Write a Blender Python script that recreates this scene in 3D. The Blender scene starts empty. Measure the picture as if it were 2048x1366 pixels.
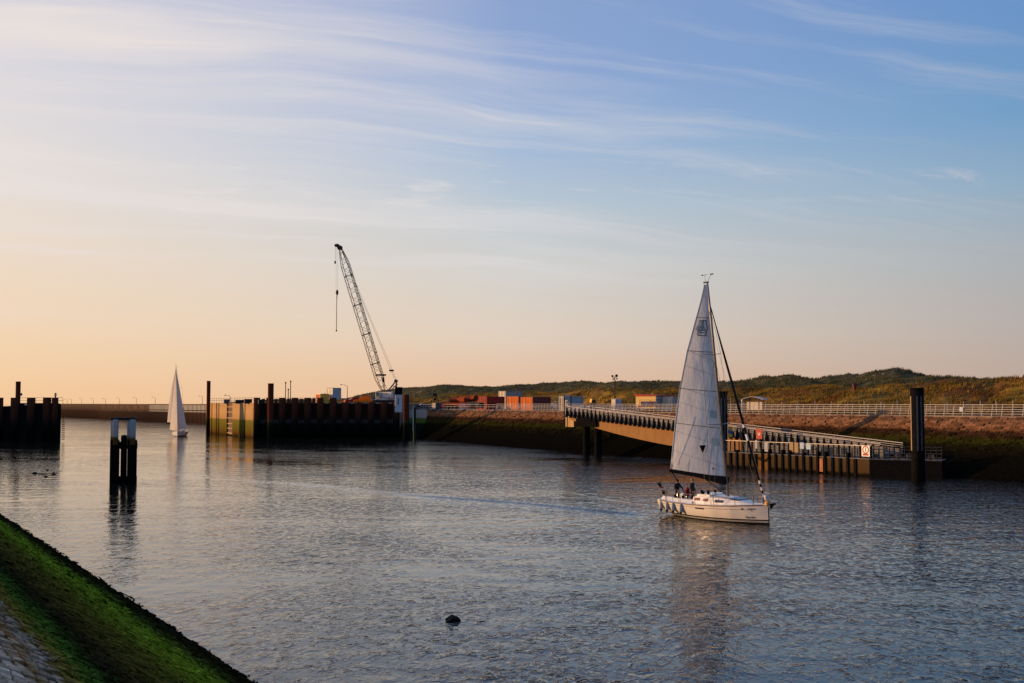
import bpy, bmesh, math, random
import numpy as np
from mathutils import Vector, Matrix
R = math.radians
random.seed(7); rng = np.random.default_rng(7)
scene = bpy.context.scene
col = scene.collection

# ------------------------------------------------------------------ camera
FPX, CAMZ = 2332.0, 7.6                    # focal length in photo pixels (2048 wide), eye height over low water
PITCH = math.atan(123 / FPX)
cd = bpy.data.cameras.new("camera"); cam = bpy.data.objects.new("camera", cd); col.objects.link(cam)
cd.sensor_width = 36; cd.lens = FPX * 36 / 2048; cd.clip_start = 0.5; cd.clip_end = 20000
cam.location = (0, 0, CAMZ); cam.rotation_euler = (R(90) + PITCH, 0, 0)
scene.camera = cam

# ------------------------------------------------------------------ sky, sun, exposure
SUN_AZ, SUN_EL = R(-78), R(7.0)            # azimuth from the view axis (left negative), elevation
SUN_DIR = Vector((math.sin(SUN_AZ) * math.cos(SUN_EL), math.cos(SUN_AZ) * math.cos(SUN_EL), math.sin(SUN_EL)))
sd = bpy.data.lights.new("sun", 'SUN'); sd.energy = 5.0; sd.angle = R(0.6); sd.color = (1.0, 0.56, 0.24)
sun = bpy.data.objects.new("sun", sd); col.objects.link(sun)
sun.rotation_euler = SUN_DIR.to_track_quat('Z', 'Y').to_euler(); sun.location = (-200, 50, 60)
scene.view_settings.view_transform = 'Standard'; scene.view_settings.look = 'None'
scene.view_settings.exposure = 0.0; scene.view_settings.gamma = 1.0; scene.view_settings.use_curve_mapping = False
scene.cycles.max_bounces = 5; scene.cycles.diffuse_bounces = 2; scene.cycles.glossy_bounces = 3
scene.cycles.transmission_bounces = 3; scene.cycles.caustics_reflective = False; scene.cycles.caustics_refractive = False
scene.cycles.use_denoising = True


def lin(c):
    return tuple(((v / 255) / 12.92 if v / 255 <= 0.04045 else ((v / 255 + 0.055) / 1.055) ** 2.4) for v in c)


class NT:
    def __init__(s, tree): s.t = tree; s.n = tree.nodes; s.l = tree.links
    def node(s, typ, **kw):
        n = s.n.new(typ)
        for k, v in kw.items():
            if hasattr(n, k): setattr(n, k, v)
        return n
    def put(s, sock, v):
        if isinstance(v, bpy.types.NodeSocket): s.l.new(v, sock)
        elif v is not None: sock.default_value = v
    def math(s, op, a, b=None, c=None, clamp=False):
        n = s.node('ShaderNodeMath', operation=op, use_clamp=clamp)
        for i, v in enumerate((a, b, c)): s.put(n.inputs[i], v)
        return n.outputs[0]
    def vmath(s, op, a, b=None, out=0):
        n = s.node('ShaderNodeVectorMath', operation=op)
        s.put(n.inputs[0], a)
        if b is not None: s.put(n.inputs[3 if op == 'SCALE' else 1], b)
        return n.outputs[out]
    def ramp(s, fac, stops, interp='LINEAR'):
        n = s.node('ShaderNodeValToRGB'); cr = n.color_ramp; cr.interpolation = interp
        while len(cr.elements) < len(stops): cr.elements.new(0.5)
        for e, (p, c) in zip(cr.elements, stops):
            e.position = p
            e.color = (c, c, c, 1) if isinstance(c, (int, float)) else tuple(c)[:3] + (1,)
        s.put(n.inputs[0], fac)
        return n.outputs[0]
    def mix(s, fac, a, b, mode='MIX'):
        n = s.node('ShaderNodeMix', data_type='RGBA', blend_type=mode)
        s.put(n.inputs[0], fac)
        for i, v in ((6, a), (7, b)):
            if isinstance(v, (tuple, list)): v = tuple(v)[:3] + (1,)
            s.put(n.inputs[i], v)
        return n.outputs[2]
    def maprange(s, v, a, b, c=0.0, d=1.0, smooth=False):
        n = s.node('ShaderNodeMapRange'); n.clamp = True
        if smooth: n.interpolation_type = 'SMOOTHSTEP'
        s.put(n.inputs[0], v)
        for i, k in enumerate((a, b, c, d)): n.inputs[i + 1].default_value = k
        return n.outputs[0]
    def mapping(s, v, scale=(1, 1, 1), rot=(0, 0, 0), loc=(0, 0, 0)):
        n = s.node('ShaderNodeMapping'); s.put(n.inputs[0], v)
        n.inputs[1].default_value = loc; n.inputs[2].default_value = rot; n.inputs[3].default_value = scale
        return n.outputs[0]
    def noise(s, v, scale, detail=4, rough=0.5, dist=0.0, out=0):
        n = s.node('ShaderNodeTexNoise'); s.put(n.inputs['Vector'], v)
        n.inputs['Scale'].default_value = scale; n.inputs['Detail'].default_value = detail
        n.inputs['Roughness'].default_value = rough; n.inputs['Distortion'].default_value = dist
        return n.outputs[out]


world = bpy.data.worlds.new("World"); scene.world = world; world.use_nodes = True
w = NT(world.node_tree); w.n.clear()
tc = w.node('ShaderNodeTexCoord').outputs['Generated']
sep = w.node('ShaderNodeSeparateXYZ'); w.put(sep.inputs[0], tc)
dx, dy, dz = sep.outputs
el = w.math('MAXIMUM', dz, 0.0)
flat = w.vmath('NORMALIZE', w.node('ShaderNodeCombineXYZ').outputs[0])
cmb = flat.node.inputs[0].links[0].from_node; w.put(cmb.inputs[0], dx); w.put(cmb.inputs[1], dy)
toward = w.vmath('DOT_PRODUCT', flat, (math.sin(R(-56)), math.cos(R(-56)), 0), out=1)   # glow lies left of the view
E_ = lambda deg: math.sin(R(deg))
lf = w.ramp(el, [(0, lin((250, 205, 156))), (E_(1.5), lin((249, 211, 169))), (E_(3.5), lin((246, 216, 183))), (E_(7.5), lin((241, 222, 204))),
                 (E_(11), lin((234, 225, 220))), (E_(15), lin((220, 218, 226))), (E_(19.5), lin((198, 201, 224))), (E_(50), lin((120, 140, 185)))])
md = w.ramp(el, [(0, lin((233, 190, 157))), (E_(1.5), lin((231, 197, 170))), (E_(3.2), lin((228, 209, 191))), (E_(6.5), lin((214, 211, 207))),
                 (E_(9.5), lin((192, 204, 214))), (E_(12.5), lin((166, 189, 219))), (E_(16), lin((146, 171, 215))), (E_(50), lin((92, 120, 178)))])
rt = w.ramp(el, [(0, lin((192, 166, 150))), (E_(1.6), lin((188, 170, 160))), (E_(3.5), lin((183, 174, 170))), (E_(7), lin((168, 177, 184))),
                 (E_(10), lin((142, 172, 198))), (E_(13), lin((114, 159, 201))), (E_(19), lin((102, 146, 202))), (E_(50), lin((70, 100, 160)))])
f1 = w.maprange(toward, 0.56, 0.87); f2 = w.maprange(toward, 0.15, 0.56)
grad = w.mix(f1, w.mix(f2, rt, md), lf)
# cirrus on a high plane, streaks running off to the right
pz = w.math('ADD', el, 0.10)
pc = w.node('ShaderNodeCombineXYZ'); w.put(pc.inputs[0], w.math('DIVIDE', dx, pz)); w.put(pc.inputs[1], w.math('DIVIDE', dy, pz))
pl = w.mapping(pc.outputs[0], rot=(0, 0, R(-20)))
wob = w.noise(pl, 0.9, 3, 0.5, out=1)
plw = w.vmath('ADD', pl, w.vmath('SCALE', w.vmath('SUBTRACT', wob, (0.5, 0.5, 0.5)), 0.5))
c1 = w.noise(w.mapping(plw, (0.22, 1.35, 1), loc=(11.05, 2.15, 0)), 1.35, 6, 0.55)
c2 = w.noise(w.mapping(plw, (0.35, 3.6, 1), rot=(0, 0, R(7)), loc=(5.4, 8.0, 0)), 1.7, 7, 0.62)
c3 = w.noise(w.mapping(plw, (0.15, 0.45, 1), loc=(0, 2.0, 0)), 1.0, 3, 0.5)
cm = w.math('ADD', w.maprange(c1, 0.46, 0.72, smooth=True), w.math('MULTIPLY', w.maprange(c2, 0.47, 0.74, smooth=True), 0.55))
cm = w.math('MULTIPLY', cm, w.maprange(c3, 0.34, 0.60, 0.12, 1.0, True))
cm = w.math('MULTIPLY', cm, w.maprange(el, E_(2.5), E_(9)))
cm = w.math('MULTIPLY', cm, w.maprange(toward, 0.05, 0.75, 0.50, 1.0), clamp=True)
pf = w.noise(w.mapping(plw, (1.0, 2.6, 1), loc=(4.94, 0.61, 0)), 2.6, 7, 0.66)
puff = w.math('MULTIPLY', w.maprange(pf, 0.54, 0.72, smooth=True), w.math('MULTIPLY', w.maprange(el, E_(8.6), E_(10.2), smooth=True), w.maprange(el, E_(10.6), E_(12.4), 1.0, 0.0, True)))
cm = w.math('ADD', cm, w.math('MULTIPLY', puff, 0.55))
cm = w.math('ADD', w.math('MULTIPLY', cm, 0.95), w.math('MULTIPLY', w.math('MULTIPLY', f1, w.maprange(c3, 0.3, 0.6, 0.5, 1.0)), w.maprange(el, E_(6), E_(13), 0.0, 0.42)), clamp=True)
ccol = w.mix(f1, w.mix(f2, lin((196, 196, 206)), lin((226, 222, 223))), lin((238, 228, 224)))
skyc = w.mix(cm, grad, ccol)
nis = w.node('ShaderNodeTexSky'); nis.sky_type = 'NISHITA'; nis.sun_disc = False
nis.sun_elevation = SUN_EL; nis.sun_rotation = SUN_AZ; nis.altitude = 0; nis.dust_density = 2.0
skyx = w.vmath('SCALE', skyc, 10.0)
fin = w.mix(0.05, skyx, nis.outputs[0])
bg = w.node('ShaderNodeBackground'); w.put(bg.inputs[0], fin); bg.inputs[1].default_value = 0.1
wo = w.node('ShaderNodeOutputWorld'); w.l.new(bg.outputs[0], wo.inputs[0])


# ------------------------------------------------------------------ placing helpers (photo pixel -> point of the place)
def ray(x, y):
    u = (x - 1024) / FPX; v = (683 - y) / FPX
    return u, math.cos(PITCH) - v * math.sin(PITCH), math.sin(PITCH) + v * math.cos(PITCH)
def on(x, y, z=0.0):
    a, b, c = ray(x, y); t = (z - CAMZ) / c
    return Vector((a * t, b * t, z))
def at(x, y, Y):
    a, b, c = ray(x, y); t = Y / b
    return Vector((a * t, Y, CAMZ + c * t))
def col_at(px, Y, z): return Vector(((px - 1024) / FPX * Y, Y, z))


# ------------------------------------------------------------------ materials
MATS = {}
def new_mat(name):
    m = bpy.data.materials.new(name); m.use_nodes = True
    t = NT(m.node_tree); t.n.clear()
    o = t.node('ShaderNodeOutputMaterial'); b = t.node('ShaderNodeBsdfPrincipled')
    t.l.new(b.outputs[0], o.inputs[0])
    return m, t, b, o

def mat(name, c, rough=0.6, metal=0.0, c2=None, nscale=3.0, stretch=(1, 1, 1), bump=0.0, bscale=None, streak=None, spec=0.4, lohi=(0.35, 0.68)):
    """plain surface with a second tone mixed in by noise, optional vertical streaks and fine relief"""
    if name in MATS: return MATS[name]
    m, t, b, o = new_mat(name)
    pos = t.node('ShaderNodeNewGeometry').outputs['Position']
    colr = tuple(c) + (1,)
    if c2 is not None:
        nz = t.noise(t.mapping(pos, stretch), nscale, 5, 0.6)
        colr = t.mix(t.maprange(nz, *lohi), tuple(c), tuple(c2))
    if streak is not None:
        sn = t.noise(t.mapping(pos, (2.2, 2.2, 0.12)), 1.6, 4, 0.6)
        colr = t.mix(t.maprange(sn, 0.5, 0.72), colr, tuple(streak))
    t.put(b.inputs['Base Color'], colr)
    b.inputs['Roughness'].default_value = rough; b.inputs['Metallic'].default_value = metal
    b.inputs['Specular IOR Level'].default_value = spec
    if bump:
        bn = t.node('ShaderNodeBump'); bn.inputs['Strength'].default_value = 1.0; bn.inputs['Distance'].default_value = bump
        t.put(bn.inputs['Height'], t.noise(pos, bscale or nscale * 4, 4, 0.6)); t.l.new(bn.outputs[0], b.inputs['Normal'])
    MATS[name] = m
    return m

def tide(name, stops, zmax=8.0, wob=0.35, wscale=0.8, rough=0.9, tone=0.35, bump=0.02, bscale=6.0, stretch=(1, 1, 1), spec=0.0, island=0.0):
    """surface whose growth, stains or painted sunlight change with height over the water; stops are (z, colour)"""
    m, t, b, o = new_mat(name)
    pos = t.node('ShaderNodeNewGeometry').outputs['Position']
    s = t.node('ShaderNodeSeparateXYZ'); t.put(s.inputs[0], pos)
    sp = t.mapping(pos, stretch)
    n1 = t.noise(sp, wscale, 5, 0.6); n2 = t.noise(sp, wscale * 6, 5, 0.65)
    z = t.math('ADD', s.outputs[2], t.math('MULTIPLY', t.math('SUBTRACT', n1, 0.5), wob * 2))
    z = t.math('ADD', z, t.math('MULTIPLY', t.math('SUBTRACT', n2, 0.5), wob))
    c = t.ramp(t.math('DIVIDE', z, zmax), [(max(0.0, a / zmax), cc) for a, cc in stops])
    v = t.maprange(n2, 0.25, 0.75, 1 - tone, 1 + tone)
    c = t.vmath('SCALE', c, v)
    if island: c = t.vmath('SCALE', c, t.maprange(t.node('ShaderNodeNewGeometry').outputs['Random Per Island'], 0, 1, 1 - island, 1 + island))
    t.put(b.inputs['Base Color'], c)
    b.inputs['Roughness'].default_value = rough; b.inputs['Specular IOR Level'].default_value = spec
    if bump:
        bn = t.node('ShaderNodeBump'); bn.inputs['Distance'].default_value = bump
        t.put(bn.inputs['Height'], t.noise(pos, bscale, 5, 0.65)); t.l.new(bn.outputs[0], b.inputs['Normal'])
    MATS[name] = m
    return m

WHITE = mat('white_paint', (0.78, 0.78, 0.76), 0.35, c2=(0.66, 0.65, 0.62), nscale=1.5)
GEL = mat('gelcoat', (0.80, 0.79, 0.76), 0.18, c2=(0.74, 0.73, 0.70), nscale=0.8, spec=0.5)
BLACK = mat('black_rubber', (0.006, 0.006, 0.007), 0.8, c2=(0.014, 0.013, 0.013), nscale=5, spec=0.0)
DARK = mat('dark_steel', (0.016, 0.015, 0.017), 0.6, c2=(0.035, 0.028, 0.024), nscale=4, bump=0.004, spec=0.15)
STEEL = mat('stainless', (0.55, 0.55, 0.56), 0.3, metal=0.9, c2=(0.4, 0.4, 0.4), nscale=6)
GALV = mat('galvanised', (0.50, 0.47, 0.45), 0.5, c2=(0.36, 0.33, 0.31), nscale=4, metal=0.1)
RUST = mat('rusty_tube', (0.11, 0.032, 0.018), 0.75, c2=(0.045, 0.018, 0.013), nscale=0.9, streak=(0.03, 0.012, 0.01), bump=0.01)
PIPE = mat('red_rust_pipe', (0.27, 0.045, 0.012), 0.8, c2=(0.15, 0.025, 0.010), nscale=1.2, bump=0.01, spec=0.1)
NAVY = mat('navy_canvas', (0.005, 0.006, 0.010), 0.95, c2=(0.010, 0.011, 0.016), nscale=6, bump=0.01, spec=0.05)
RED = mat('red_plastic', (0.34, 0.008, 0.012), 0.5, c2=(0.27, 0.006, 0.01), nscale=6, spec=0.2)
REDP = mat('red_paint', (0.42, 0.035, 0.018), 0.6, c2=(0.32, 0.028, 0.015), nscale=2, streak=(0.24, 0.025, 0.015), spec=0.15)
DRED = mat('dark_red_paint', (0.17, 0.02, 0.018), 0.55, c2=(0.11, 0.016, 0.014), nscale=2)
ORANGE = mat('orange_paint', (0.80, 0.17, 0.008), 0.6, c2=(0.70, 0.14, 0.006), nscale=1.5, spec=0.1)
YELLOW = mat('yellow_paint', (0.70, 0.42, 0.05), 0.5, c2=(0.6, 0.33, 0.04), nscale=2)
CREAM = mat('cream_paint', (0.70, 0.62, 0.48), 0.55, c2=(0.6, 0.52, 0.4), nscale=2)
CRANEW = mat('crane_white', (0.72, 0.67, 0.62), 0.5, c2=(0.64, 0.58, 0.53), nscale=1.6, streak=(0.5, 0.42, 0.36))
BLUEGREY = mat('blue_grey_cladding', (0.30, 0.36, 0.42), 0.5, c2=(0.24, 0.29, 0.34), nscale=2)
BLUE = mat('blue_plastic', (0.10, 0.26, 0.52), 0.4, c2=(0.08, 0.2, 0.42), nscale=4)
GREEN = mat('green_paint', (0.006, 0.035, 0.015), 0.6, c2=(0.005, 0.02, 0.009), nscale=3, spec=0.15)
GREYP = mat('grey_panel', (0.13, 0.13, 0.132), 0.6, c2=(0.09, 0.088, 0.088), nscale=2, streak=(0.05, 0.046, 0.045), spec=0.2)
TAN = mat('tan_panel', (0.30, 0.21, 0.11), 0.65, c2=(0.22, 0.15, 0.08), nscale=1.2, streak=(0.24, 0.14, 0.07))
OCHRE = mat('ochre_steel', (0.25, 0.105, 0.009), 0.7, c2=(0.21, 0.085, 0.007), nscale=0.8, streak=(0.15, 0.055, 0.006), bump=0.004)
CONC = mat('concrete', (0.40, 0.33, 0.25), 0.8, c2=(0.30, 0.25, 0.19), nscale=1.2, streak=(0.22, 0.17, 0.12), bump=0.01)
GLASS = mat('dark_glass', (0.02, 0.02, 0.025), 0.06, spec=0.8, c2=(0.03, 0.028, 0.03), nscale=1)
LENS = mat('lamp_lens', (0.6, 0.6, 0.58), 0.2, c2=(0.5, 0.5, 0.5), nscale=3)
SKIN = mat('skin', (0.45, 0.22, 0.15), 0.6, c2=(0.38, 0.18, 0.12), nscale=12)
HAIRG = mat('grey_hair', (0.22, 0.19, 0.17), 0.8, c2=(0.16, 0.14, 0.12), nscale=20)
HAIRD = mat('dark_cap', (0.015, 0.014, 0.016), 0.8, c2=(0.03, 0.03, 0.03), nscale=20)
JACKET = mat('black_jacket', (0.012, 0.012, 0.015), 0.8, c2=(0.022, 0.02, 0.024), nscale=14, bump=0.01)
TROUSER = mat('dark_trousers', (0.016, 0.017, 0.022), 0.85, c2=(0.028, 0.028, 0.032), nscale=14, bump=0.01)
SPAR = mat('spar_alloy', (0.20, 0.20, 0.21), 0.4, c2=(0.16, 0.16, 0.17), nscale=3, metal=0.3)
ROPE = mat('rope', (0.05, 0.05, 0.055), 0.8, c2=(0.1, 0.1, 0.1), nscale=20)
FENDER = mat('fender_vinyl', (0.36, 0.37, 0.39), 0.5, c2=(0.30, 0.31, 0.33), nscale=6)
TEAK = mat('teak', (0.20, 0.11, 0.06), 0.7, c2=(0.14, 0.08, 0.045), nscale=8)
ROCKM = mat('wet_rock', (0.006, 0.006, 0.006), 0.6, c2=(0.014, 0.013, 0.012), nscale=6, bump=0.03, spec=0.1)


# ------------------------------------------------------------------ mesh building
class MB:
    def __init__(s): s.v = []; s.f = []
    def add(s, vs, fs):
        o = len(s.v); s.v += [tuple(p) for p in vs]; s.f += [tuple(i + o for i in q) for q in fs]; return s
    def hexa(s, p):          # p: 8 points, bottom ring then top ring
        return s.add(p, [(3, 2, 1, 0), (4, 5, 6, 7), (0, 1, 5, 4), (1, 2, 6, 5), (2, 3, 7, 6), (3, 0, 4, 7)])
    def box(s, c, d, rz=0.0):
        c = Vector(c); a, b, h = d[0] / 2, d[1] / 2, d[2] / 2
        M = Matrix.Rotation(rz, 3, 'Z')
        return s.hexa([c + M @ Vector(q) for q in ((-a, -b, -h), (a, -b, -h), (a, b, -h), (-a, b, -h), (-a, -b, h), (a, -b, h), (a, b, h), (-a, b, h))])
    def bar(s, p, q, wd, ht=None, up=(0, 0, 1)):
        p = Vector(p); q = Vector(q); d = (q - p).normalized(); up = Vector(up)
        if abs(d.dot(up)) > 0.98: up = Vector((0, 1, 0))
        a = d.cross(up).normalized() * wd / 2; b = a.cross(d).normalized() * (ht or wd) / 2
        return s.hexa([p - a - b, p + a - b, p + a + b, p - a + b, q - a - b, q + a - b, q + a + b, q - a + b])
    def cyl(s, p, q, r0, r1=None, n=8, caps=True):
        p = Vector(p); q = Vector(q); r1 = r0 if r1 is None else r1; d = (q - p).normalized()
        a = d.orthogonal().normalized(); b = d.cross(a)
        vs = [p + (a * math.cos(2 * math.pi * i / n) + b * math.sin(2 * math.pi * i / n)) * r0 for i in range(n)]
        vs += [q + (a * math.cos(2 * math.pi * i / n) + b * math.sin(2 * math.pi * i / n)) * r1 for i in range(n)]
        fs = [(i, (i + 1) % n, n + (i + 1) % n, n + i) for i in range(n)]
        if caps: fs += [tuple(range(n - 1, -1, -1)), tuple(range(n, 2 * n))]
        return s.add(vs, fs)
    def path(s, pts, r, n=6):
        for a, b in zip(pts[:-1], pts[1:]): s.cyl(a, b, r, n=n)
        return s
    def lathe(s, c, prof, n=12, axis=(0, 0, 1)):
        c = Vector(c); d = Vector(axis).normalized(); a = d.orthogonal().normalized(); b = d.cross(a); k = len(prof)
        vs = [c + d * z + (a * math.cos(2 * math.pi * i / n) + b * math.sin(2 * math.pi * i / n)) * r for r, z in prof for i in range(n)]
        fs = [(j * n + i, j * n + (i + 1) % n, (j + 1) * n + (i + 1) % n, (j + 1) * n + i) for j in range(k - 1) for i in range(n)]
        fs += [tuple(range(n - 1, -1, -1)), tuple(range((k - 1) * n, k * n))]
        return s.add(vs, fs)
    def prism(s, poly, off):  # polygon extruded by a vector
        off = Vector(off); n = len(poly); P = [Vector(p) for p in poly]
        return s.add(P + [p + off for p in P], [tuple(range(n - 1, -1, -1)), tuple(range(n, 2 * n))] + [(i, (i + 1) % n, n + (i + 1) % n, n + i) for i in range(n)])
    def loft(s, rings, closed=True, caps=True):
        n = len(rings[0]); k = len(rings); vs = [p for r in rings for p in r]; m = n if closed else n - 1
        fs = [(j * n + i, j * n + (i + 1) % n, (j + 1) * n + (i + 1) % n, (j + 1) * n + i) for j in range(k - 1) for i in range(m)]
        if caps and closed: fs += [tuple(range(n - 1, -1, -1)), tuple(range((k - 1) * n, k * n))]
        return s.add(vs, fs)
    def mesh(s, name):
        me = bpy.data.meshes.new(name); me.from_pydata(s.v, [], s.f); me.validate(); return me
    def build(s, name, m, parent=None, smooth=False, fix=True, bevel=0.0, world=False):
        me = s.mesh(name)
        if fix:
            bm = bmesh.new(); bm.from_mesh(me); bmesh.ops.recalc_face_normals(bm, faces=bm.faces); bm.to_mesh(me); bm.free()
        return link(name, me, m, parent, smooth, bevel, world)

def link(name, me, m, parent=None, smooth=False, bevel=0.0, world=False):
    if m is not None and not me.materials: me.materials.append(m)
    if smooth: me.polygons.foreach_set('use_smooth', [True] * len(me.polygons))
    o = bpy.data.objects.new(name, me); col.objects.link(o)
    if parent:
        o.parent = parent
        if world:
            root = parent.location.copy(); q = parent.parent
            while q: root += q.location; q = q.parent
            o.location = -root
    if bevel:
        b = o.modifiers.new('bevel', 'BEVEL'); b.width = bevel; b.segments = 1; b.limit_method = 'ANGLE'
    return o

def tag(o, label=None, cat=None, group=None, kind=None):
    if label: o['label'] = label
    if cat: o['category'] = cat
    if group: o['group'] = group
    if kind: o['kind'] = kind
    return o
def thing(name, label, cat, loc=(0, 0, 0), rz=0.0, group=None):
    o = bpy.data.objects.new(name, None); col.objects.link(o); o.empty_display_size = 0.2
    o.location = loc; o.rotation_euler = (0, 0, rz)
    return tag(o, label, cat, group)
def copy_tree(o, parent=None):
    c = o.copy(); col.objects.link(c); c.parent = parent
    for ch in o.children: copy_tree(ch, c)
    return c
def text_mesh(txt, size, m, name, parent, M, depth=0.004):
    cu = bpy.data.curves.new(name, 'FONT'); cu.body = txt; cu.size = size; cu.extrude = depth; cu.align_x = 'CENTER'; cu.align_y = 'CENTER'
    o = bpy.data.objects.new(name, cu); col.objects.link(o); o.parent = parent; o.matrix_local = M
    cu.materials.append(m); bpy.context.view_layer.update(); me = bpy.data.meshes.new_from_object(o.evaluated_get(bpy.context.evaluated_depsgraph_get()))
    bpy.data.objects.remove(o); o = bpy.data.objects.new(name, me); col.objects.link(o); o.parent = parent; o.matrix_local = M
    if not me.materials: me.materials.append(m)
    return o

def poly_len(P):
    d = [0.0]
    for a, b in zip(P[:-1], P[1:]): d.append(d[-1] + (Vector(b) - Vector(a)).length)
    return d
def poly_at(P, s, D=None):
    D = D or poly_len(P)
    for i in range(len(P) - 1):
        if s <= D[i + 1] or i == len(P) - 2:
            t = (s - D[i]) / (D[i + 1] - D[i]); a = Vector(P[i]); b = Vector(P[i + 1]); return a.lerp(b, t), (b - a).normalized()


# ================================================================== THE SETTING
WL = [(92, 52), (72, 80), (55, 104), (48.5, 112.5), (38.5, 130), (24, 154.4), (10, 178), (-3, 206.2), (-16.9, 240.8), (-22, 258), (-26, 272)]
CR = [(102, 56), (80, 84.5), (60, 111), (52.7, 121.6), (41.3, 140.7), (29.5, 162.7), (9.5, 205.6), (-3.5, 234.4), (-12.5, 252.4), (-20, 268), (-25, 284)]
CZ = 6.1

# ---- water: one sheet, fine in the channel, coarse to the horizon; swell and wakes are real relief
def noise_sines(x, y, k, amp, lam0, lam1, seed, stretch=1.0):
    g = np.random.default_rng(seed); h = np.zeros_like(x)
    for _ in range(k):
        lam = g.uniform(lam0, lam1); a = g.normal(R(100), 0.75); ph = g.uniform(0, 6.28)
        h += np.sin((x * math.cos(a) * stretch + y * math.sin(a)) * 6.2832 / lam + ph) * g.uniform(0.5, 1)
    return h * amp / math.sqrt(k)

BOW = on(1537, 1049); BOAT_LEN = 9.0
HEAD = Vector((0.559, -0.829, 0)).normalized()
BOAT = BOW - HEAD * (BOAT_LEN / 2 - 0.05) + Vector((0, 0, 0.05)); BOAT_RZ = math.atan2(HEAD.y, HEAD.x)
HEAD2 = Vector((0.17, -0.98, 0)).normalized(); BOAT2 = on(355, 873.5) - HEAD2 * 5.0

def wave_height(x, y):
    r = np.hypot(x, y)
    patch = 0.5 + 0.5 * np.clip(noise_sines(x, y, 8, 1.0, 18, 60, 5, 0.35), -1, 1)
    h = noise_sines(x, y, 14, 0.010, 1.1, 4.0, 3) * (0.35 + patch) * np.clip(1.3 - r / 260, 0.15, 1)
    def wake(p, hd, amp, arm, start, decay, wid):
        fx, fy = hd.x, hd.y
        s = -((x - p.x) * fx + (y - p.y) * fy); t = (x - p.x) * -fy + (y - p.y) * fx
        s0 = s + start; ok = (s0 > 0)
        k = np.zeros_like(x)
        for sg in (-1, 1):
            d = t * sg - (0.5 + arm * s0) - 0.5 * np.sin(s0 * 0.23)
            k += amp * (1.0 if sg < 0 else 0.22) * (np.exp(-(d / wid) ** 2) - 0.7 * np.exp(-((d + wid * 1.9) / wid) ** 2) - 0.35 * np.exp(-((d - wid * 1.8) / wid) ** 2)) * (0.9 + 0.15 * np.sin(s0 * 0.31 + sg))
        k += amp * 0.5 * np.exp(-(t / 1.3) ** 2) * np.sin(s0 * 2.4) * np.exp(-s0 / 16) * (s0 > start + 4)
        return np.where(ok, k * np.exp(-s0 / decay) * np.clip((s0 - 7.5) / 4.0, 0, 1), 0)
    h = h + wake(BOAT, HEAD, 0.20, 0.19, 4.0, 36, 0.32) + wake(BOAT2, HEAD2, 0.12, 0.3, 4.0, 26, 0.8)
    return h

def make_water():
    az = np.concatenate([np.linspace(R(-40), R(40), 620), np.linspace(R(43), R(317), 90)])
    rr = np.concatenate([[3.0], np.geomspace(12, 420, 1080), np.geomspace(440, 9000, 40)])
    A, RR = np.meshgrid(az, rr); X = np.sin(A) * RR; Y = np.cos(A) * RR
    Z = wave_height(X, Y); Z[RR > 600] = 0
    n, m = RR.shape
    v = np.stack([X, Y, Z], -1).reshape(-1, 3)
    i, j = np.meshgrid(np.arange(n - 1), np.arange(m), indexing='ij'); j2 = (j + 1) % m
    f = np.stack([i * m + j, (i + 1) * m + j, (i + 1) * m + j2, i * m + j2], -1).reshape(-1, 4)
    me = bpy.data.meshes.new('water'); me.vertices.add(len(v)); me.vertices.foreach_set('co', v.ravel())
    me.loops.add(f.size); me.loops.foreach_set('vertex_index', f.ravel())
    me.polygons.add(len(f)); me.polygons.foreach_set('loop_start', np.arange(0, f.size, 4)); me.polygons.foreach_set('loop_total', np.full(len(f), 4))
    me.update(calc_edges=True); me.validate()
    if me.polygons[0].normal.z < 0: me.flip_normals()
    return me

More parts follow.
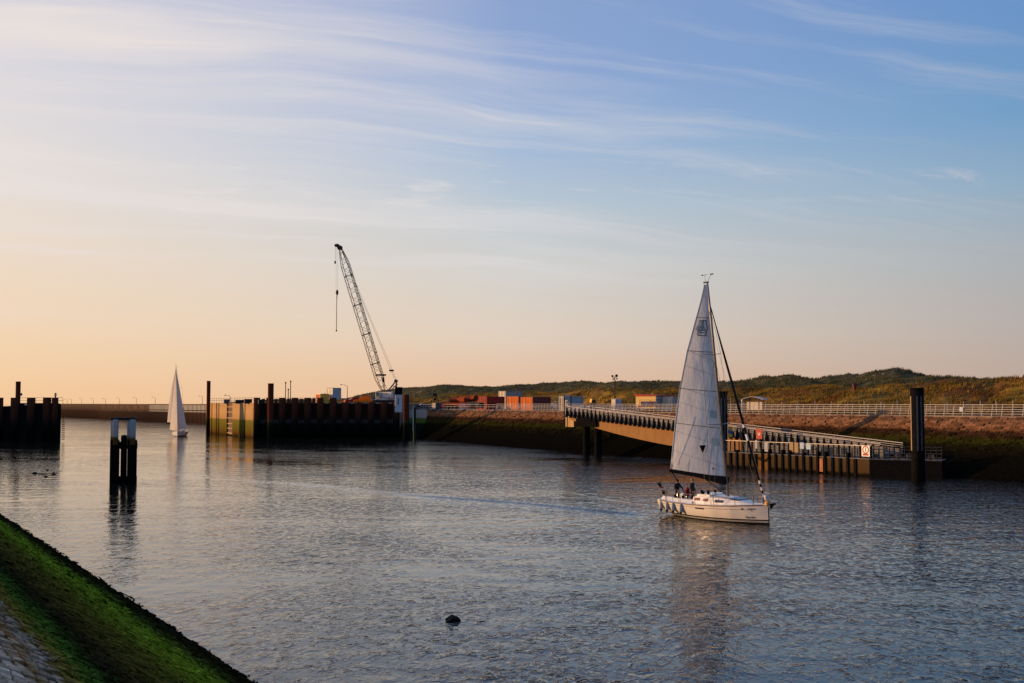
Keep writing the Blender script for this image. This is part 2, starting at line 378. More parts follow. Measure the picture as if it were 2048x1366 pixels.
def water_mat():
    m, t, b, o = new_mat('sea_water')
    pos = t.node('ShaderNodeNewGeometry').outputs['Position']
    b.inputs['Base Color'].default_value = (0.010, 0.013, 0.011, 1)
    b.inputs['Roughness'].default_value = 0.04; b.inputs['IOR'].default_value = 1.333
    rp = t.mapping(pos, (1, 1, 1), rot=(0, 0, R(12)))
    patch = t.noise(t.mapping(rp, (0.55, 1, 1)), 0.05, 5, 0.6, 0.9)          # wind patches and slicks
    patch2 = t.noise(t.mapping(rp, (0.38, 1, 1), rot=(0, 0, R(-8))), 0.13, 5, 0.65, 1.2)          # current lines
    amp = t.math('ADD', t.maprange(patch, 0.38, 0.60, 0.22, 0.95), t.maprange(patch2, 0.50, 0.68, 0.0, 1.0))
    def ridge(n): return t.math('SUBTRACT', 1.0, t.math('ABSOLUTE', t.math('SUBTRACT', t.math('MULTIPLY', n, 2.0), 1.0)))
    w0 = t.noise(t.mapping(rp, (1.0, 1, 1)), 0.45, 2, 0.5, 0.5)
    w1 = t.noise(t.mapping(rp, (1.7, 1, 1), rot=(0, 0, R(-10))), 1.15, 2, 0.5, 0.5)
    w2 = t.noise(t.mapping(rp, (1.5, 1, 1), rot=(0, 0, R(18))), 2.7, 3, 0.55, 0.4)
    c1 = t.maprange(w1, 0.46, 0.82, 0, 1, True); c2 = t.maprange(w2, 0.46, 0.80, 0, 1, True)
    h = t.math('ADD', t.math('MULTIPLY', t.math('SUBTRACT', w0, .5), 0.055), t.math('ADD', t.math('MULTIPLY', c1, 0.058), t.math('MULTIPLY', c2, 0.029)))
    sx = t.node('ShaderNodeSeparateXYZ'); t.put(sx.inputs[0], pos)          # lee of the near bank: calmer water to the left
    h = t.math('MULTIPLY', t.math('MULTIPLY', h, amp), t.maprange(sx.outputs[0], -28.0, 24.0, 0.30, 1.08))
    bn = t.node('ShaderNodeBump'); bn.inputs['Strength'].default_value = 1.0; bn.inputs['Distance'].default_value = 1.0
    t.put(bn.inputs['Height'], h); t.l.new(bn.outputs[0], b.inputs['Normal'])
    return m
water = link('water', make_water(), water_mat(), smooth=True); tag(water, kind='structure')
bed = MB().box((0, 0, -6.6), (2000, 2000, 0.4)).build('seabed', mat('mud', (0.05, 0.045, 0.035), 0.9, c2=(0.03, 0.03, 0.025))); tag(bed, kind='structure')

# ---- far embankment: slope with its tide zones, stone blocks as relief
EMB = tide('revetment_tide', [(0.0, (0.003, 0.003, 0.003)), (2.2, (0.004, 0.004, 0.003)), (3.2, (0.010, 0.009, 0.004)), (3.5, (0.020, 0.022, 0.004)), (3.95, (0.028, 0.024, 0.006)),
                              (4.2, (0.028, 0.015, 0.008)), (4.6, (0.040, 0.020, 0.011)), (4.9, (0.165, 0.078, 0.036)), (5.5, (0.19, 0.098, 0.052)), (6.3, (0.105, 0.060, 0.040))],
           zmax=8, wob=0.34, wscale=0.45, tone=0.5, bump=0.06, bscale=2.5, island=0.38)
def ribbon(P, Q, zp, zq, n):
    Dp, Dq = poly_len([Vector(p) for p in P]), poly_len([Vector(q) for q in Q])
    mb = MB(); vs = []
    for i in range(n + 1):
        a, _ = poly_at(P, Dp[-1] * i / n, Dp); b, _ = poly_at(Q, Dq[-1] * i / n, Dq)
        vs += [(a.x, a.y, zp), (b.x, b.y, zq)]
    return mb.add(vs, [(2 * i, 2 * i + 1, 2 * i + 3, 2 * i + 2) for i in range(n)])
def shift(P, d, sgn=1):    # offset a polyline inland
    out = []
    for i, p in enumerate(P):
        a = Vector(P[max(i - 1, 0)]); b = Vector(P[min(i + 1, len(P) - 1)]); t = (b - a).normalized()
        out.append((p[0] + t.y * d * sgn, p[1] - t.x * d * sgn))
    return out
WLu = shift(WL, -1.6)
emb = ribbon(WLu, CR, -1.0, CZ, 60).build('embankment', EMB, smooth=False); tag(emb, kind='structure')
def slope_blocks():
    mb = MB(); N = 230; rows = 15
    Pw = [Vector(p) for p in WL]; Pc = [Vector(p) for p in CR]; Dw, Dc = poly_len(Pw), poly_len(Pc)
    s0, s1 = 0.16, 1.0
    up = Vector((0, 0, 1))
    for r in range(rows):
        for k in range(N):
            t0 = s0 + (s1 - s0) * (k + (0.5 if r % 2 else 0)) / N; t1 = s0 + (s1 - s0) * (k + 0.93 + (0.5 if r % 2 else 0)) / N
            if t1 > 1: continue
            g0, g1 = 0.40 + 0.59 * r / rows, 0.40 + 0.59 * (r + 0.92) / rows
            h = random.uniform(0.02, 0.17); q = []
            for tt, gg in ((t0, g0), (t1, g0), (t1, g1), (t0, g1)):
                a, _ = poly_at(Pw, Dw[-1] * tt, Dw); b, _ = poly_at(Pc, Dc[-1] * tt, Dc)
                q.append(Vector((a.x, a.y, 0)).lerp(Vector((b.x, b.y, CZ)), gg))
            nrm = (q[1] - q[0]).cross(q[3] - q[0]).normalized()
            if nrm.z < 0: nrm = -nrm
            mb.hexa([p - nrm * 0.1 for p in q] + [p + nrm * h for p in q])
    return mb
sb = slope_blocks().build('stone_block_paving', EMB, emb); tag(sb, kind='stuff')
PROM = mat('promenade_asphalt', (0.12, 0.105, 0.095), 0.85, c2=(0.09, 0.08, 0.072), nscale=0.6)
prom = ribbon(CR, shift(CR, 16), CZ, CZ, 60).build('promenade', PROM); tag(prom, kind='structure')
kerb = MB()
for a, b in zip(CR[:-1], CR[1:]): kerb.bar((a[0], a[1], CZ + 0.03), (b[0], b[1], CZ + 0.03), 0.4, 0.16)
tag(kerb.build('kerb', mat('kerb_concrete', (0.26, 0.20, 0.15), 0.9, c2=(0.14, 0.10, 0.08), nscale=0.5)), kind='structure')

# ---- dunes
BACK = [(560, 800), (690, 797), (740, 785), (800, 776), (835, 775), (880, 771), (920, 771), (960, 772), (1000, 771), (1050, 769), (1100, 766), (1165, 763), (1195, 768), (1210, 766), (1235, 763),
        (1260, 761), (1290, 759), (1320, 760), (1350, 762), (1440, 765), (1500, 763), (1520, 757), (1540, 754), (1565, 748), (1590, 751), (1610, 755), (1635, 759), (1660, 751), (1700, 748), (1720, 748),
        (1755, 742), (1778, 740), (1790, 737), (1815, 743), (1860, 748), (1900, 754), (1940, 758), (2000, 760), (2060, 762), (2200, 764), (2600, 770)]
FRONT = [(560, 803), (690, 801), (800, 797), (850, 796), (900, 790), (1000, 786), (1150, 780), (1250, 779), (1340, 778), (1440, 778), (1550, 774), (1650, 777), (1710, 771), (1800, 772), (1850, 770), (1900, 764), (1950, 760),
         (1985, 760), (1998, 755), (2020, 752), (2060, 751), (2120, 752), (2200, 745), (2350, 755), (2600, 760)]
cu_ = np.array([p[0] / p[1] for p in CR]); cy_ = np.array([p[1] for p in CR]); od = np.argsort(cu_)
def vnoise(x, y, seed):
    g = np.random.default_rng(seed); T = g.random((256, 256))
    xi = np.floor(x).astype(int); yi = np.floor(y).astype(int); fx = x - xi; fy = y - yi
    fx = fx * fx * (3 - 2 * fx); fy = fy * fy * (3 - 2 * fy); q = lambda a, b: T[a % 256, b % 256]
    return (q(xi, yi) * (1 - fx) + q(xi + 1, yi) * fx) * (1 - fy) + (q(xi, yi + 1) * (1 - fx) + q(xi + 1, yi + 1) * fx) * fy
def fbm(x, y, seed, k=4):
    s = 0; a = 0.5
    for i in range(k): s = s + a * vnoise(x * 2 ** i + 17 * i, y * 2 ** i + 31 * i, seed + i); a *= 0.5
    return s
def yard(u):      # flat working yard between crest and dunes, left of the gangway
    t = np.clip((0.095 - u) / 0.05, 0, 1); return 58 * t * t * (3 - 2 * t)
def dune_z(u, Y):
    px = 1024 + FPX * u
    c = np.interp(u, cu_[od], cy_[od]); c = np.where(u < -0.088, 284 + (-0.088 - u) * 300, c)
    k = np.clip((px - 900) / 1000, 0, 1)
    yf = c + 70 - 32 * k + yard(u) * 0.9; yb = c + 175 - 75 * k + yard(u) * 0.9
    zf = CAMZ + (806 - np.interp(px, *np.array(FRONT).T)) * yf / FPX; zb = CAMZ + (806 - np.interp(px, *np.array(BACK).T)) * yb / FPX
    g0 = c + 13 + yard(u); zv = np.minimum(zf, zb) - 1.4
    st = lambda t: t * t * (3 - 2 * t)
    t1 = np.clip((Y - g0) / (yf - g0), 0, 1); z = 6.02 + (zf - 6.02) * (0.45 * t1 + 0.55 * st(t1))
    ym = yf + (yb - yf) * 0.30
    t2 = np.clip((Y - yf) / (ym - yf), 0, 1); z = np.where(Y > yf, zf + (zv - zf) * st(t2), z)
    t3 = np.clip((Y - ym) / (yb - ym), 0, 1); z = np.where(Y > ym, zv + (zb - zv) * (0.5 * t3 + 0.5 * st(t3)), z)
    t4 = np.clip((Y - yb) / 120, 0, 1); z = np.where(Y > yb, zb + (4.5 - zb) * st(t4), z)
    X = u * Y
    amp = np.clip(t1 * 1.5, 0, 1)
    n = (fbm(X / 10, Y / 9, 3) - 0.47) * 3.2 + (fbm(X / 3.4, Y / 2.8, 9) - 0.47) * 1.35 - 0.35
    near_ridge = np.exp(-((Y - yf) / 7) ** 2) + np.exp(-((Y - yb) / 14) ** 2)
    return np.where(Y < g0, 6.02, z + amp * n * (1 - 0.40 * np.clip(near_ridge, 0, 1)))
def dune_start(u):
    c = np.interp(u, cu_[od], cy_[od]); return np.where(u < -0.088, 284 + (-0.088 - u) * 300, c) + 12.0

def make_dunes():
    us = np.linspace(-0.215, 0.80, 640); ts = np.linspace(0, 1, 190) ** 1.25
    U, T = np.meshgrid(us, ts, indexing='ij'); Y = dune_start(U) + T * 390
    Z = dune_z(U, Y); v = np.stack([U * Y, Y, Z], -1).reshape(-1, 3); n, m = U.shape
    i, j = np.meshgrid(np.arange(n - 1), np.arange(m - 1), indexing='ij')
    f = np.stack([i * m + j, (i + 1) * m + j, (i + 1) * m + j + 1, i * m + j + 1], -1).reshape(-1, 4)
    me = bpy.data.meshes.new('dunes'); me.from_pydata(v.tolist(), [], f.tolist())
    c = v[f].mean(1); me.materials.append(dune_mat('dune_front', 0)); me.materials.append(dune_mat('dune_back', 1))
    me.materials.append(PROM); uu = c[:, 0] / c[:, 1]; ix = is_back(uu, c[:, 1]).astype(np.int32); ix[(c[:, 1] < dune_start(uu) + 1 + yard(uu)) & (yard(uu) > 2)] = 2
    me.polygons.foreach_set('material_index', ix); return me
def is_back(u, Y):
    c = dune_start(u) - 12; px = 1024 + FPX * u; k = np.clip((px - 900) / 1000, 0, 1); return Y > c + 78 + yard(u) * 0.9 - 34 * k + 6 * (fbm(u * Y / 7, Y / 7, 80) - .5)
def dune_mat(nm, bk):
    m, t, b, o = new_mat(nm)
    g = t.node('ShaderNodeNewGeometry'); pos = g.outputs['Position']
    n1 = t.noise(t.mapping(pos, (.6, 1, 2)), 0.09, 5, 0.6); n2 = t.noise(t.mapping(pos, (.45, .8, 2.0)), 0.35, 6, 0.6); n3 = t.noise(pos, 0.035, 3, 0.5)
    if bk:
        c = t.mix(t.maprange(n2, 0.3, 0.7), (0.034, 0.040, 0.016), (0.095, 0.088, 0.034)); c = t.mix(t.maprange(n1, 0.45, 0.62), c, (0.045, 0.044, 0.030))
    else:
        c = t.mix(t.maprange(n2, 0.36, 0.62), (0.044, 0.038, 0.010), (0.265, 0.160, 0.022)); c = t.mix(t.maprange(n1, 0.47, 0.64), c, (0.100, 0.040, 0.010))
    sand = t.math('MULTIPLY', t.maprange(t.noise(pos, 0.16, 5, 0.7), 0.60, 0.66), 0.75 if bk else 0.0)
    c = t.mix(sand, c, (0.30, 0.23, 0.16))
    t.put(b.inputs['Base Color'], c); b.inputs['Roughness'].default_value = 0.95; b.inputs['Specular IOR Level'].default_value = 0.1
    bn = t.node('ShaderNodeBump'); bn.inputs['Distance'].default_value = 0.4; t.put(bn.inputs['Height'], n2); t.l.new(bn.outputs[0], b.inputs['Normal'])
    return m
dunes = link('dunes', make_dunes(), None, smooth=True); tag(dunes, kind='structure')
def make_grass():
    N = 90000
    u = rng.uniform(-0.20, 0.62, N); t = rng.random(N) ** 1.15; Y = dune_start(u) + 1.5 + yard(u) + t * 175
    keep = rng.random(N) < np.clip(0.25 + 1.4 * (fbm(u * Y / 6, Y / 6, 40) - 0.3) * 2, 0.1, 1); u, Y = u[keep], Y[keep]; N = len(u)
    Z = dune_z(u, Y) - 0.06; X = u * Y; hgt = rng.uniform(0.25, 0.70, N) * (0.6 + 0.8 * fbm(X / 8, Y / 8, 70))
    vs = np.zeros((N, 5, 3, 3)); 
    for k in range(5):
        a = rng.uniform(0, 6.28, N); wdt = rng.uniform(0.05, 0.12, N); ln = rng.uniform(0.15, 0.55, N) * hgt; ox = rng.normal(0, 0.2, N); oy = rng.normal(0, 0.2, N)
        ca, sa = np.cos(a), np.sin(a)
        vs[:, k, 0] = np.stack([X + ox - sa * wdt, Y + oy + ca * wdt, Z], -1); vs[:, k, 1] = np.stack([X + ox + sa * wdt, Y + oy - ca * wdt, Z], -1)
        vs[:, k, 2] = np.stack([X + ox + ca * ln + 0.25 * hgt, Y + oy + sa * ln, Z + hgt * rng.uniform(0.6, 1.1, N)], -1)
    v = vs.reshape(-1, 3); f = np.arange(len(v)).reshape(-1, 3)
    me = bpy.data.meshes.new('marram_grass'); me.vertices.add(len(v)); me.vertices.foreach_set('co', v.ravel())
    me.loops.add(f.size); me.loops.foreach_set('vertex_index', f.ravel()); me.polygons.add(len(f))
    me.polygons.foreach_set('loop_start', np.arange(0, f.size, 3)); me.polygons.foreach_set('loop_total', np.full(len(f), 3)); me.update(calc_edges=True)
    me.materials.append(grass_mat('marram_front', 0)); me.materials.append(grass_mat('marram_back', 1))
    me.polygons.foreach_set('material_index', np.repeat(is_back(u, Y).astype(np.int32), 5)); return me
def grass_mat(nm, bk):
    m, t, b, o = new_mat(nm)
    pos = t.node('ShaderNodeNewGeometry').outputs['Position']
    n1 = t.noise(t.mapping(pos, (.6, 1, 2)), 0.10, 4, 0.6); n2 = t.noise(t.mapping(pos, (.45, .8, 2.0)), 0.35, 5, 0.6)
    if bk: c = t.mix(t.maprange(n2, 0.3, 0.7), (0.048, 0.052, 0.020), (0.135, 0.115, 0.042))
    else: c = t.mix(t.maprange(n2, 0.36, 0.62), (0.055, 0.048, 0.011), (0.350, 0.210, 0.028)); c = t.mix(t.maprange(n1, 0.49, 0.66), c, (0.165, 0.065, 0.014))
    t.put(b.inputs['Base Color'], c); b.inputs['Roughness'].default_value = 0.8; b.inputs['Specular IOR Level'].default_value = 0.15
    tr = t.node('ShaderNodeBsdfTranslucent'); t.put(tr.inputs[0], c); ms = t.node('ShaderNodeMixShader'); ms.inputs[0].default_value = 0.3
    t.l.new(b.outputs[0], ms.inputs[1]); t.l.new(tr.outputs[0], ms.inputs[2]); t.l.new(ms.outputs[0], o.inputs[0]); return m
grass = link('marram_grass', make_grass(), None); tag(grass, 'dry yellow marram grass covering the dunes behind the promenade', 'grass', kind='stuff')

# ---- near bank at lower left: stone pitching under weed
N0 = on(0, 1030); N1 = on(500, 1366); BD = (N0 - N1).normalized(); BN = Vector((-BD.y, BD.x, 0))
if BN.x > 0: BN = -BN                       # up-slope direction, away from the water
SLOPE = 0.45
def bank_pt(s, wv, h=0.0):
    n = Vector((-BN.x * SLOPE, -BN.y * SLOPE, 1)).normalized()
    return N1 + BD * s + BN * wv + Vector((0, 0, wv * SLOPE)) + n * h
BANK = tide('bank_weed', [(0.0, (0.006, 0.007, 0.004)), (0.15, (0.012, 0.013, 0.006)), (0.45, (0.020, 0.022, 0.007)), (0.62, (0.042, 0.060, 0.010)), (0.80, (0.092, 0.155, 0.013)), (1.05, (0.140, 0.235, 0.016)), (1.35, (0.115, 0.160, 0.014)), (1.6, (0.085, 0.090, 0.013)),
                          (2.1, (0.055, 0.048, 0.012)), (2.4, (0.020, 0.018, 0.009)), (2.55, (0.022, 0.040, 0.009)), (2.72, (0.045, 0.105, 0.014)), (2.88, (0.15, 0.125, 0.022)), (3.0, (0.14, 0.105, 0.035)), (3.1, (0.30, 0.265, 0.215)), (3.22, (0.21, 0.13, 0.05)), (3.38, (0.40, 0.345, 0.27)), (4.5, (0.42, 0.365, 0.29))],
            zmax=5.0, wob=0.22, wscale=0.55, tone=0.65, island=0.35, bump=0.02, bscale=9, rough=0.9, spec=0.0)
JOINT = tide('bank_joint', [(0, (0.004, 0.004, 0.003)), (2.5, (0.008, 0.009, 0.004)), (3.2, (0.03, 0.025, 0.018)), (5, (0.03, 0.028, 0.022))], zmax=5, bump=0.02)
bank = MB().add([bank_pt(-60, -4), bank_pt(160, -4), bank_pt(160, 10.6), bank_pt(-60, 10.6), bank_pt(-60, 10.6) + BN * 30, bank_pt(160, 10.6) + BN * 30], [(0, 1, 2, 3), (3, 2, 5, 4)]).build('bank', JOINT); tag(bank, kind='structure')
def bank_bricks():
    items = []
    wv = -0.35; row = 0
    while wv < 9.5:
        hgt = random.uniform(0.15, 0.22); s = -22.0 + random.random() * 0.3
        while s < 62:
            ln = random.uniform(0.24, 0.46) * (1.0 if s < 14 else 1.7)
            items.append((s, wv, ln - 0.02, hgt - 0.02)); s += ln
        wv += hgt; row += 1
    return items
def brick_geo(s, wv, ln, hg):
    h = random.uniform(0.03, 0.085); t = 0.012
    j = lambda: random.uniform(-t, t)
    base = [bank_pt(s + j(), wv + j(), -0.05), bank_pt(s + ln + j(), wv + j(), -0.05), bank_pt(s + ln + j(), wv + hg + j(), -0.05), bank_pt(s + j(), wv + hg + j(), -0.05)]
    e = 0.018
    top = [bank_pt(s + e + j(), wv + e + j(), h + j()), bank_pt(s + ln - e + j(), wv + e + j(), h + j()), bank_pt(s + ln - e + j(), wv + hg - e + j(), h + j()), bank_pt(s + e + j(), wv + hg - e + j(), h + j())]
    return base + top
def in_view(p, mrg=30):
    d = Vector((p.x, p.y, p.z - CAMZ)); cz = math.cos(PITCH) * d.y + math.sin(PITCH) * d.z
    if cz < 1: return None
    x = 1024 + FPX * d.x / cz; y = 683 - FPX * (-math.sin(PITCH) * d.y + math.cos(PITCH) * d.z) / cz
    return (x, y, cz) if -mrg < x < 2048 + mrg and -mrg < y < 1366 + mrg else None
its = bank_bricks(); near = []; rest = MB()
for it in its:
    q = in_view(bank_pt(it[0] + it[2] / 2, it[1] + it[3] / 2), -4)
    if q: near.append((q[2] / (it[2] * it[3]) ** 0.5, it))
near.sort(key=lambda a: a[0]); chosen = {n[1] for n in near[:290]}
for it in its:
    g = brick_geo(*it)
    if it in chosen: MB().hexa(g).build('stone', BANK, bank, fix=False)
    else: rest.hexa(g)
tag(rest.build('stone_pitching', BANK, bank, fix=False), kind='stuff')
def bank_weed():
    N = 24000; mb_v = np.zeros((N, 3, 3)); g = np.random.default_rng(21)
    sV = -22 + 70 * g.random(N) ** 1.7; wV = g.uniform(-0.15, 6.6, N); clump = fbm(sV / 0.9, wV / 0.35, 55)
    keep = g.random(N) < np.clip((clump - 0.36) * 5, 0.03, 1); sV, wV = sV[keep], wV[keep]; N = len(sV); sz = g.uniform(0.04, 0.13, N) * np.where(sV > 8, 1.7, 1.0)
    n = np.array([-BN.x * SLOPE, -BN.y * SLOPE, 1.0]); n /= np.linalg.norm(n); bd_ = np.array(BD); up_ = np.array([BN.x, BN.y, SLOPE]); up_ = up_ / np.linalg.norm(up_)
    base = np.array(N1)[None] + sV[:, None] * bd_ + wV[:, None] * np.array([BN.x, BN.y, SLOPE]) + n * g.uniform(0.03, 0.09, N)[:, None]
    a = g.normal(0, 0.5, N); d1 = bd_ * np.cos(a)[:, None] - up_ * np.sin(a)[:, None]; d2 = bd_ * np.sin(a)[:, None] + up_ * np.cos(a)[:, None]
    v = np.stack([base - d1 * sz[:, None] * 1.4, base + d2 * sz[:, None] * 0.45 + n * (sz * g.uniform(0, .6, N))[:, None], base + d1 * sz[:, None] * 1.4 - d2 * sz[:, None] * .4 + n * (sz * g.uniform(0, .5, N))[:, None]], 1).reshape(-1, 3)
    me = bpy.data.meshes.new('weed'); me.from_pydata(v.tolist(), [], np.arange(len(v)).reshape(-1, 3).tolist()); return me
tag(link('weed', bank_weed(), BANK, bank), kind='stuff')

# ================================================================== DOCK HEADS (tubular combi-walls)
TUBE_T = tide('combi_wall_tide', [(0.0, (0.004, 0.005, 0.004)), (2.6, (0.006, 0.008, 0.006)), (3.5, (0.010, 0.012, 0.010)), (3.95, (0.020, 0.013, 0.011)), (4.4, (0.036, 0.015, 0.011)), (6.0, (0.060, 0.021, 0.013)), (8.5, (0.080, 0.026, 0.015))],
              zmax=9, wob=0.25, wscale=0.7, tone=0.4, bump=0.01)
SALT = tide('combi_panel_tide', [(0.0, (0.004, 0.005, 0.004)), (3.0, (0.008, 0.010, 0.008)), (3.4, (0.05, 0.048, 0.046)), (3.75, (0.075, 0.07, 0.068)), (4.15, (0.028, 0.020, 0.018)), (5.0, (0.026, 0.014, 0.011)), (8.5, (0.04, 0.018, 0.013))],
            zmax=9, wob=0.3, wscale=0.6, tone=0.35, bump=0.01)
PILE_T = tide('tube_pile_tide', [(0.0, (0.004, 0.005, 0.004)), (2.6, (0.008, 0.010, 0.007)), (3.4, (0.02, 0.022, 0.012)), (3.9, (0.05, 0.045, 0.035)), (4.3, (0.085, 0.026, 0.016)), (9, (0.10, 0.028, 0.016)), (12, (0.085, 0.024, 0.016))],
              zmax=13, wob=0.2, wscale=0.9, tone=0.35, bump=0.008)
CWALL = tide('dock_concrete_tide', [(0.0, (0.03, 0.024, 0.008)), (0.9, (0.10, 0.055, 0.014)), (1.6, (0.10, 0.085, 0.016)), (3.4, (0.14, 0.125, 0.025)), (3.75, (0.17, 0.135, 0.04)), (3.95, (0.38, 0.24, 0.11)), (5.5, (0.45, 0.29, 0.14)), (8.0, (0.40, 0.26, 0.13))],
             zmax=8.5, wob=0.16, wscale=0.7, tone=0.22, bump=0.015)
QUAYM = mat('quay_top', (0.20, 0.17, 0.14), 0.9, c2=(0.13, 0.11, 0.09), nscale=0.5)

def tube_pile(name, label, p, r, ztop, m=PILE_T, group=None, n=20, base=-2.0):
    o = thing(name, label, 'pile', (p.x, p.y, base), 0, group)
    MB().cyl((0, 0, 0), (0, 0, ztop - base), r, n=n).build('tube', m, o, smooth=False)
    MB().lathe((0, 0, ztop - base - 0.12), [(r + 0.03, 0), (r + 0.03, 0.14), (r - 0.05, 0.15)], n=n).build('cap_ring', m, o)
    return o

# ---- right dock head
D0, D1, D2 = on(413, 866), on(512, 876.5), on(792, 876.5)
dockr = thing('dock_head', 'long dark combi wall dock head under the lattice crane', 'dock', (D1.x, D1.y, 0))
din = (D2 - D1).normalized(); back = Vector((-din.y, din.x, 0)); back = back if back.y > 0 else -back
Ld = (D2 - D1).length; ntube = 11; step = Ld / ntube
tm = MB().cyl((0, 0, -2), (0, 0, 8.75), 0.72, n=16).mesh('tube_pile'); tm.materials.append(TUBE_T)
ts_ = MB().cyl((0, 0, -2), (0, 0, 7.72), 0.72, n=16).mesh('tube_pile'); ts_.materials.append(TUBE_T)
for i in range(ntube + 1):
    p = D1 + din * (i * step) + back * 0.5
    o = link('tube_pile', tm if i in (0, 1, 2, 3, 4, 5, 6) else ts_, None, dockr, smooth=True); o.location = p - D1
    if i < ntube:
        a = p + din * 0.6; b = p + din * (step - 0.6); pan = MB(); k = 5; prof = []
        for j in range(k + 1):
            t = j / k; off = 0.55 if j in (2, 3) else 0.1
            prof.append((a.lerp(b, t) + back * off))
        top = 7.6
        pan.loft([[Vector((q.x, q.y, -2)) for q in prof], [Vector((q.x, q.y, top)) for q in prof]], closed=False)
        pan.build('infill_panel', SALT, dockr, world=True, fix=False)
# extra short and tall infill stubs along the broken top
for i, hh in ((1, 8.55), (2, 8.5), (3, 8.62), (4, 8.55), (5, 8.6)):
    p = D1 + din * ((i - 0.5) * step) + back * 0.62
    MB().box((p.x, p.y, 8.0), (0.62, 0.35, (hh - 7.5) * 1.0)).build('sheet_stub', RUST, dockr, world=True)
capb = MB(); capb.bar(D1 + back * 1.25 + Vector((0, 0, 7.55)), D2 + back * 1.25 + Vector((0, 0, 7.55)), 0.9, 0.25); capb.build('capping_beam', CONC, dockr, world=True)
# lit concrete side towards the channel, panel by panel with open joints
sdir = (D0 - D1).normalized(); sn = Vector((sdir.y, -sdir.x, 0)); sn = sn if sn.x < 0 else -sn
Ls = (D0 - D1).length
def side_panel(px0, px1, inset, name, m, z0=-1.5, z1=7.62, th=0.6):
    def sat(px):
        u = (px - 1024) / FPX                       # where the sight line meets the side wall
        t = (D1.x - u * D1.y) / (u * sdir.y - sdir.x); return D1 + sdir * t
    a, b = sat(px0), sat(px1); q = -sn * inset
    a, b = a + q, b + q
    MB().hexa([Vector((v.x, v.y, z)) + (-sn * th if k else Vector()) for z in (z0, z1) for v, k in ((a, 0), (b, 0), (b, 1), (a, 1))]).build(name, m, dockr, world=True)
side_panel(510.5, 491.8, 0.0, 'concrete_panel', CWALL); side_panel(490.0, 465.8, 0.0, 'concrete_panel', CWALL)
side_panel(454.5, 439.6, 0.0, 'concrete_panel', CWALL); side_panel(437.8, 425.5, 0.0, 'concrete_panel', CWALL); side_panel(424.0, 413.5, 0.0, 'concrete_panel', CWALL)
side_panel(511.5, 412, 0.75, 'backing_wall', BLACK, z1=7.5)
side_panel(465.0, 455.5, 0.30, 'timber_fender', RUST, 0.2, 7.9)
for zz in (0.5, 1.6, 2.7, 4.0, 5.4, 6.6):
    side_panel(465.4, 455.0, 0.06, 'fender_waling', mat('ochre_waling', (0.5, 0.33, 0.12), 0.7, c2=(0.35, 0.22, 0.08)), zz, zz + 0.16, 0.2)
for k in range(14):
    side_panel(509.5, 505.0, -0.10, 'ladder_rung', RUST, 0.5 + k * 0.45, 0.57 + k * 0.45, 0.08)
# the made ground behind
qv = [D0 - sn * 0.9, D1 - sn * 0.9 + back * 1.6, D2 + back * 1.6, Vector((-24.3, 268, 0)), Vector((-22, 300, 0)), Vector((-40, 420, 0)), col_at(470, 420, 0), col_at(440, 330, 0), D0 - sn * 0.9]
quay = MB().prism([(v.x, v.y, -2) for v in qv], (0, 0, 9.45)).build('quay', QUAYM); tag(quay, kind='structure')

def railing(name, label, P, h, nrails, spacing, r, m, group=None, lean=Vector((0, 0, 0)), post=0.04, zs=None, foot=False):
    D = poly_len(P); root = thing(name, label, 'railing', P[0], 0, group); n = max(1, int(D[-1] / spacing))
    pm = MB().cyl((0, 0, 0), lean + Vector((0, 0, h)), post, post * 0.8, n=6)
    if foot: pm.box((0, 0, 0.04), (0.16, 0.16, 0.08))
    me = pm.mesh('post'); me.materials.append(m)
    for i in range(n + 1):
        p, _ = poly_at(P, min(D[-1] * i / n, D[-1] - 1e-4), D); o = link('post', me, None, root); o.location = p - Vector(P[0])
    for k in range(nrails):
        f = (k + 1) / nrails if zs is None else zs[k]
        MB().path([Vector(p) + lean * f + Vector((0, 0, h * f)) for p in P], r, n=6).build('rail', m, root, world=True)
    return root
DTOP = 7.62
pa = D1 + sdir * 2.0 - sn * 0.7; pb = D0 - sn * 0.7
railing('guard_rail', 'thin guard rail above the sunlit concrete dock side', [Vector((v.x, v.y, DTOP)) for v in (pa, pb)], 1.15, 2, 2.6, 0.03, DARK, zs=(0.55, 1.0))
qa = D1 + din * 1 + back * 3; qb = D1 + din * 17 + back * 3
railing('guard_rail', 'thin guard rail behind the broken top of the crane dock wall', [Vector((v.x, v.y, 7.5)) for v in (qa, qb)], 1.2, 2, 2.4, 0.03, DARK, zs=(0.5, 1.0))
def crate(name, label, cat, p, d, rz, m, lid=None):
    o = thing(name, label, cat, p, rz); MB().box((0, 0, d[2] / 2), d).build('body', m, o, bevel=0.03)
    MB().box((0, 0, d[2] + 0.04), (d[0] + 0.06, d[1] + 0.06, 0.08)).build('lid', lid or DARK, o)
    for s in (-1, 1): MB().box((s * d[0] * 0.25, -d[1] / 2 - 0.02, d[2] * 0.55), (0.08, 0.04, d[2] * 0.6)).build('latch', DARK, o)
    return o
for px, wdt, hh, lb in ((436, 1.3, 0.95, 'grey winch box at the left end of the sunlit dock side'), (462, 1.9, 0.8, 'low dark equipment box over the timber fender'),
                        (478, 1.6, 0.95, 'dark equipment box left of the rail corner post'), (503, 1.1, 0.8, 'small brown box near the dock corner')):
    q = col_at(px, 275 - (px - 436) * 0.45, 7.5); crate('equipment_box', lb, 'box', (q.x + 1.5, q.y + 2.5, 7.45), (wdt, 1.0, hh), 0.4, GREYP if px == 436 else DARK)

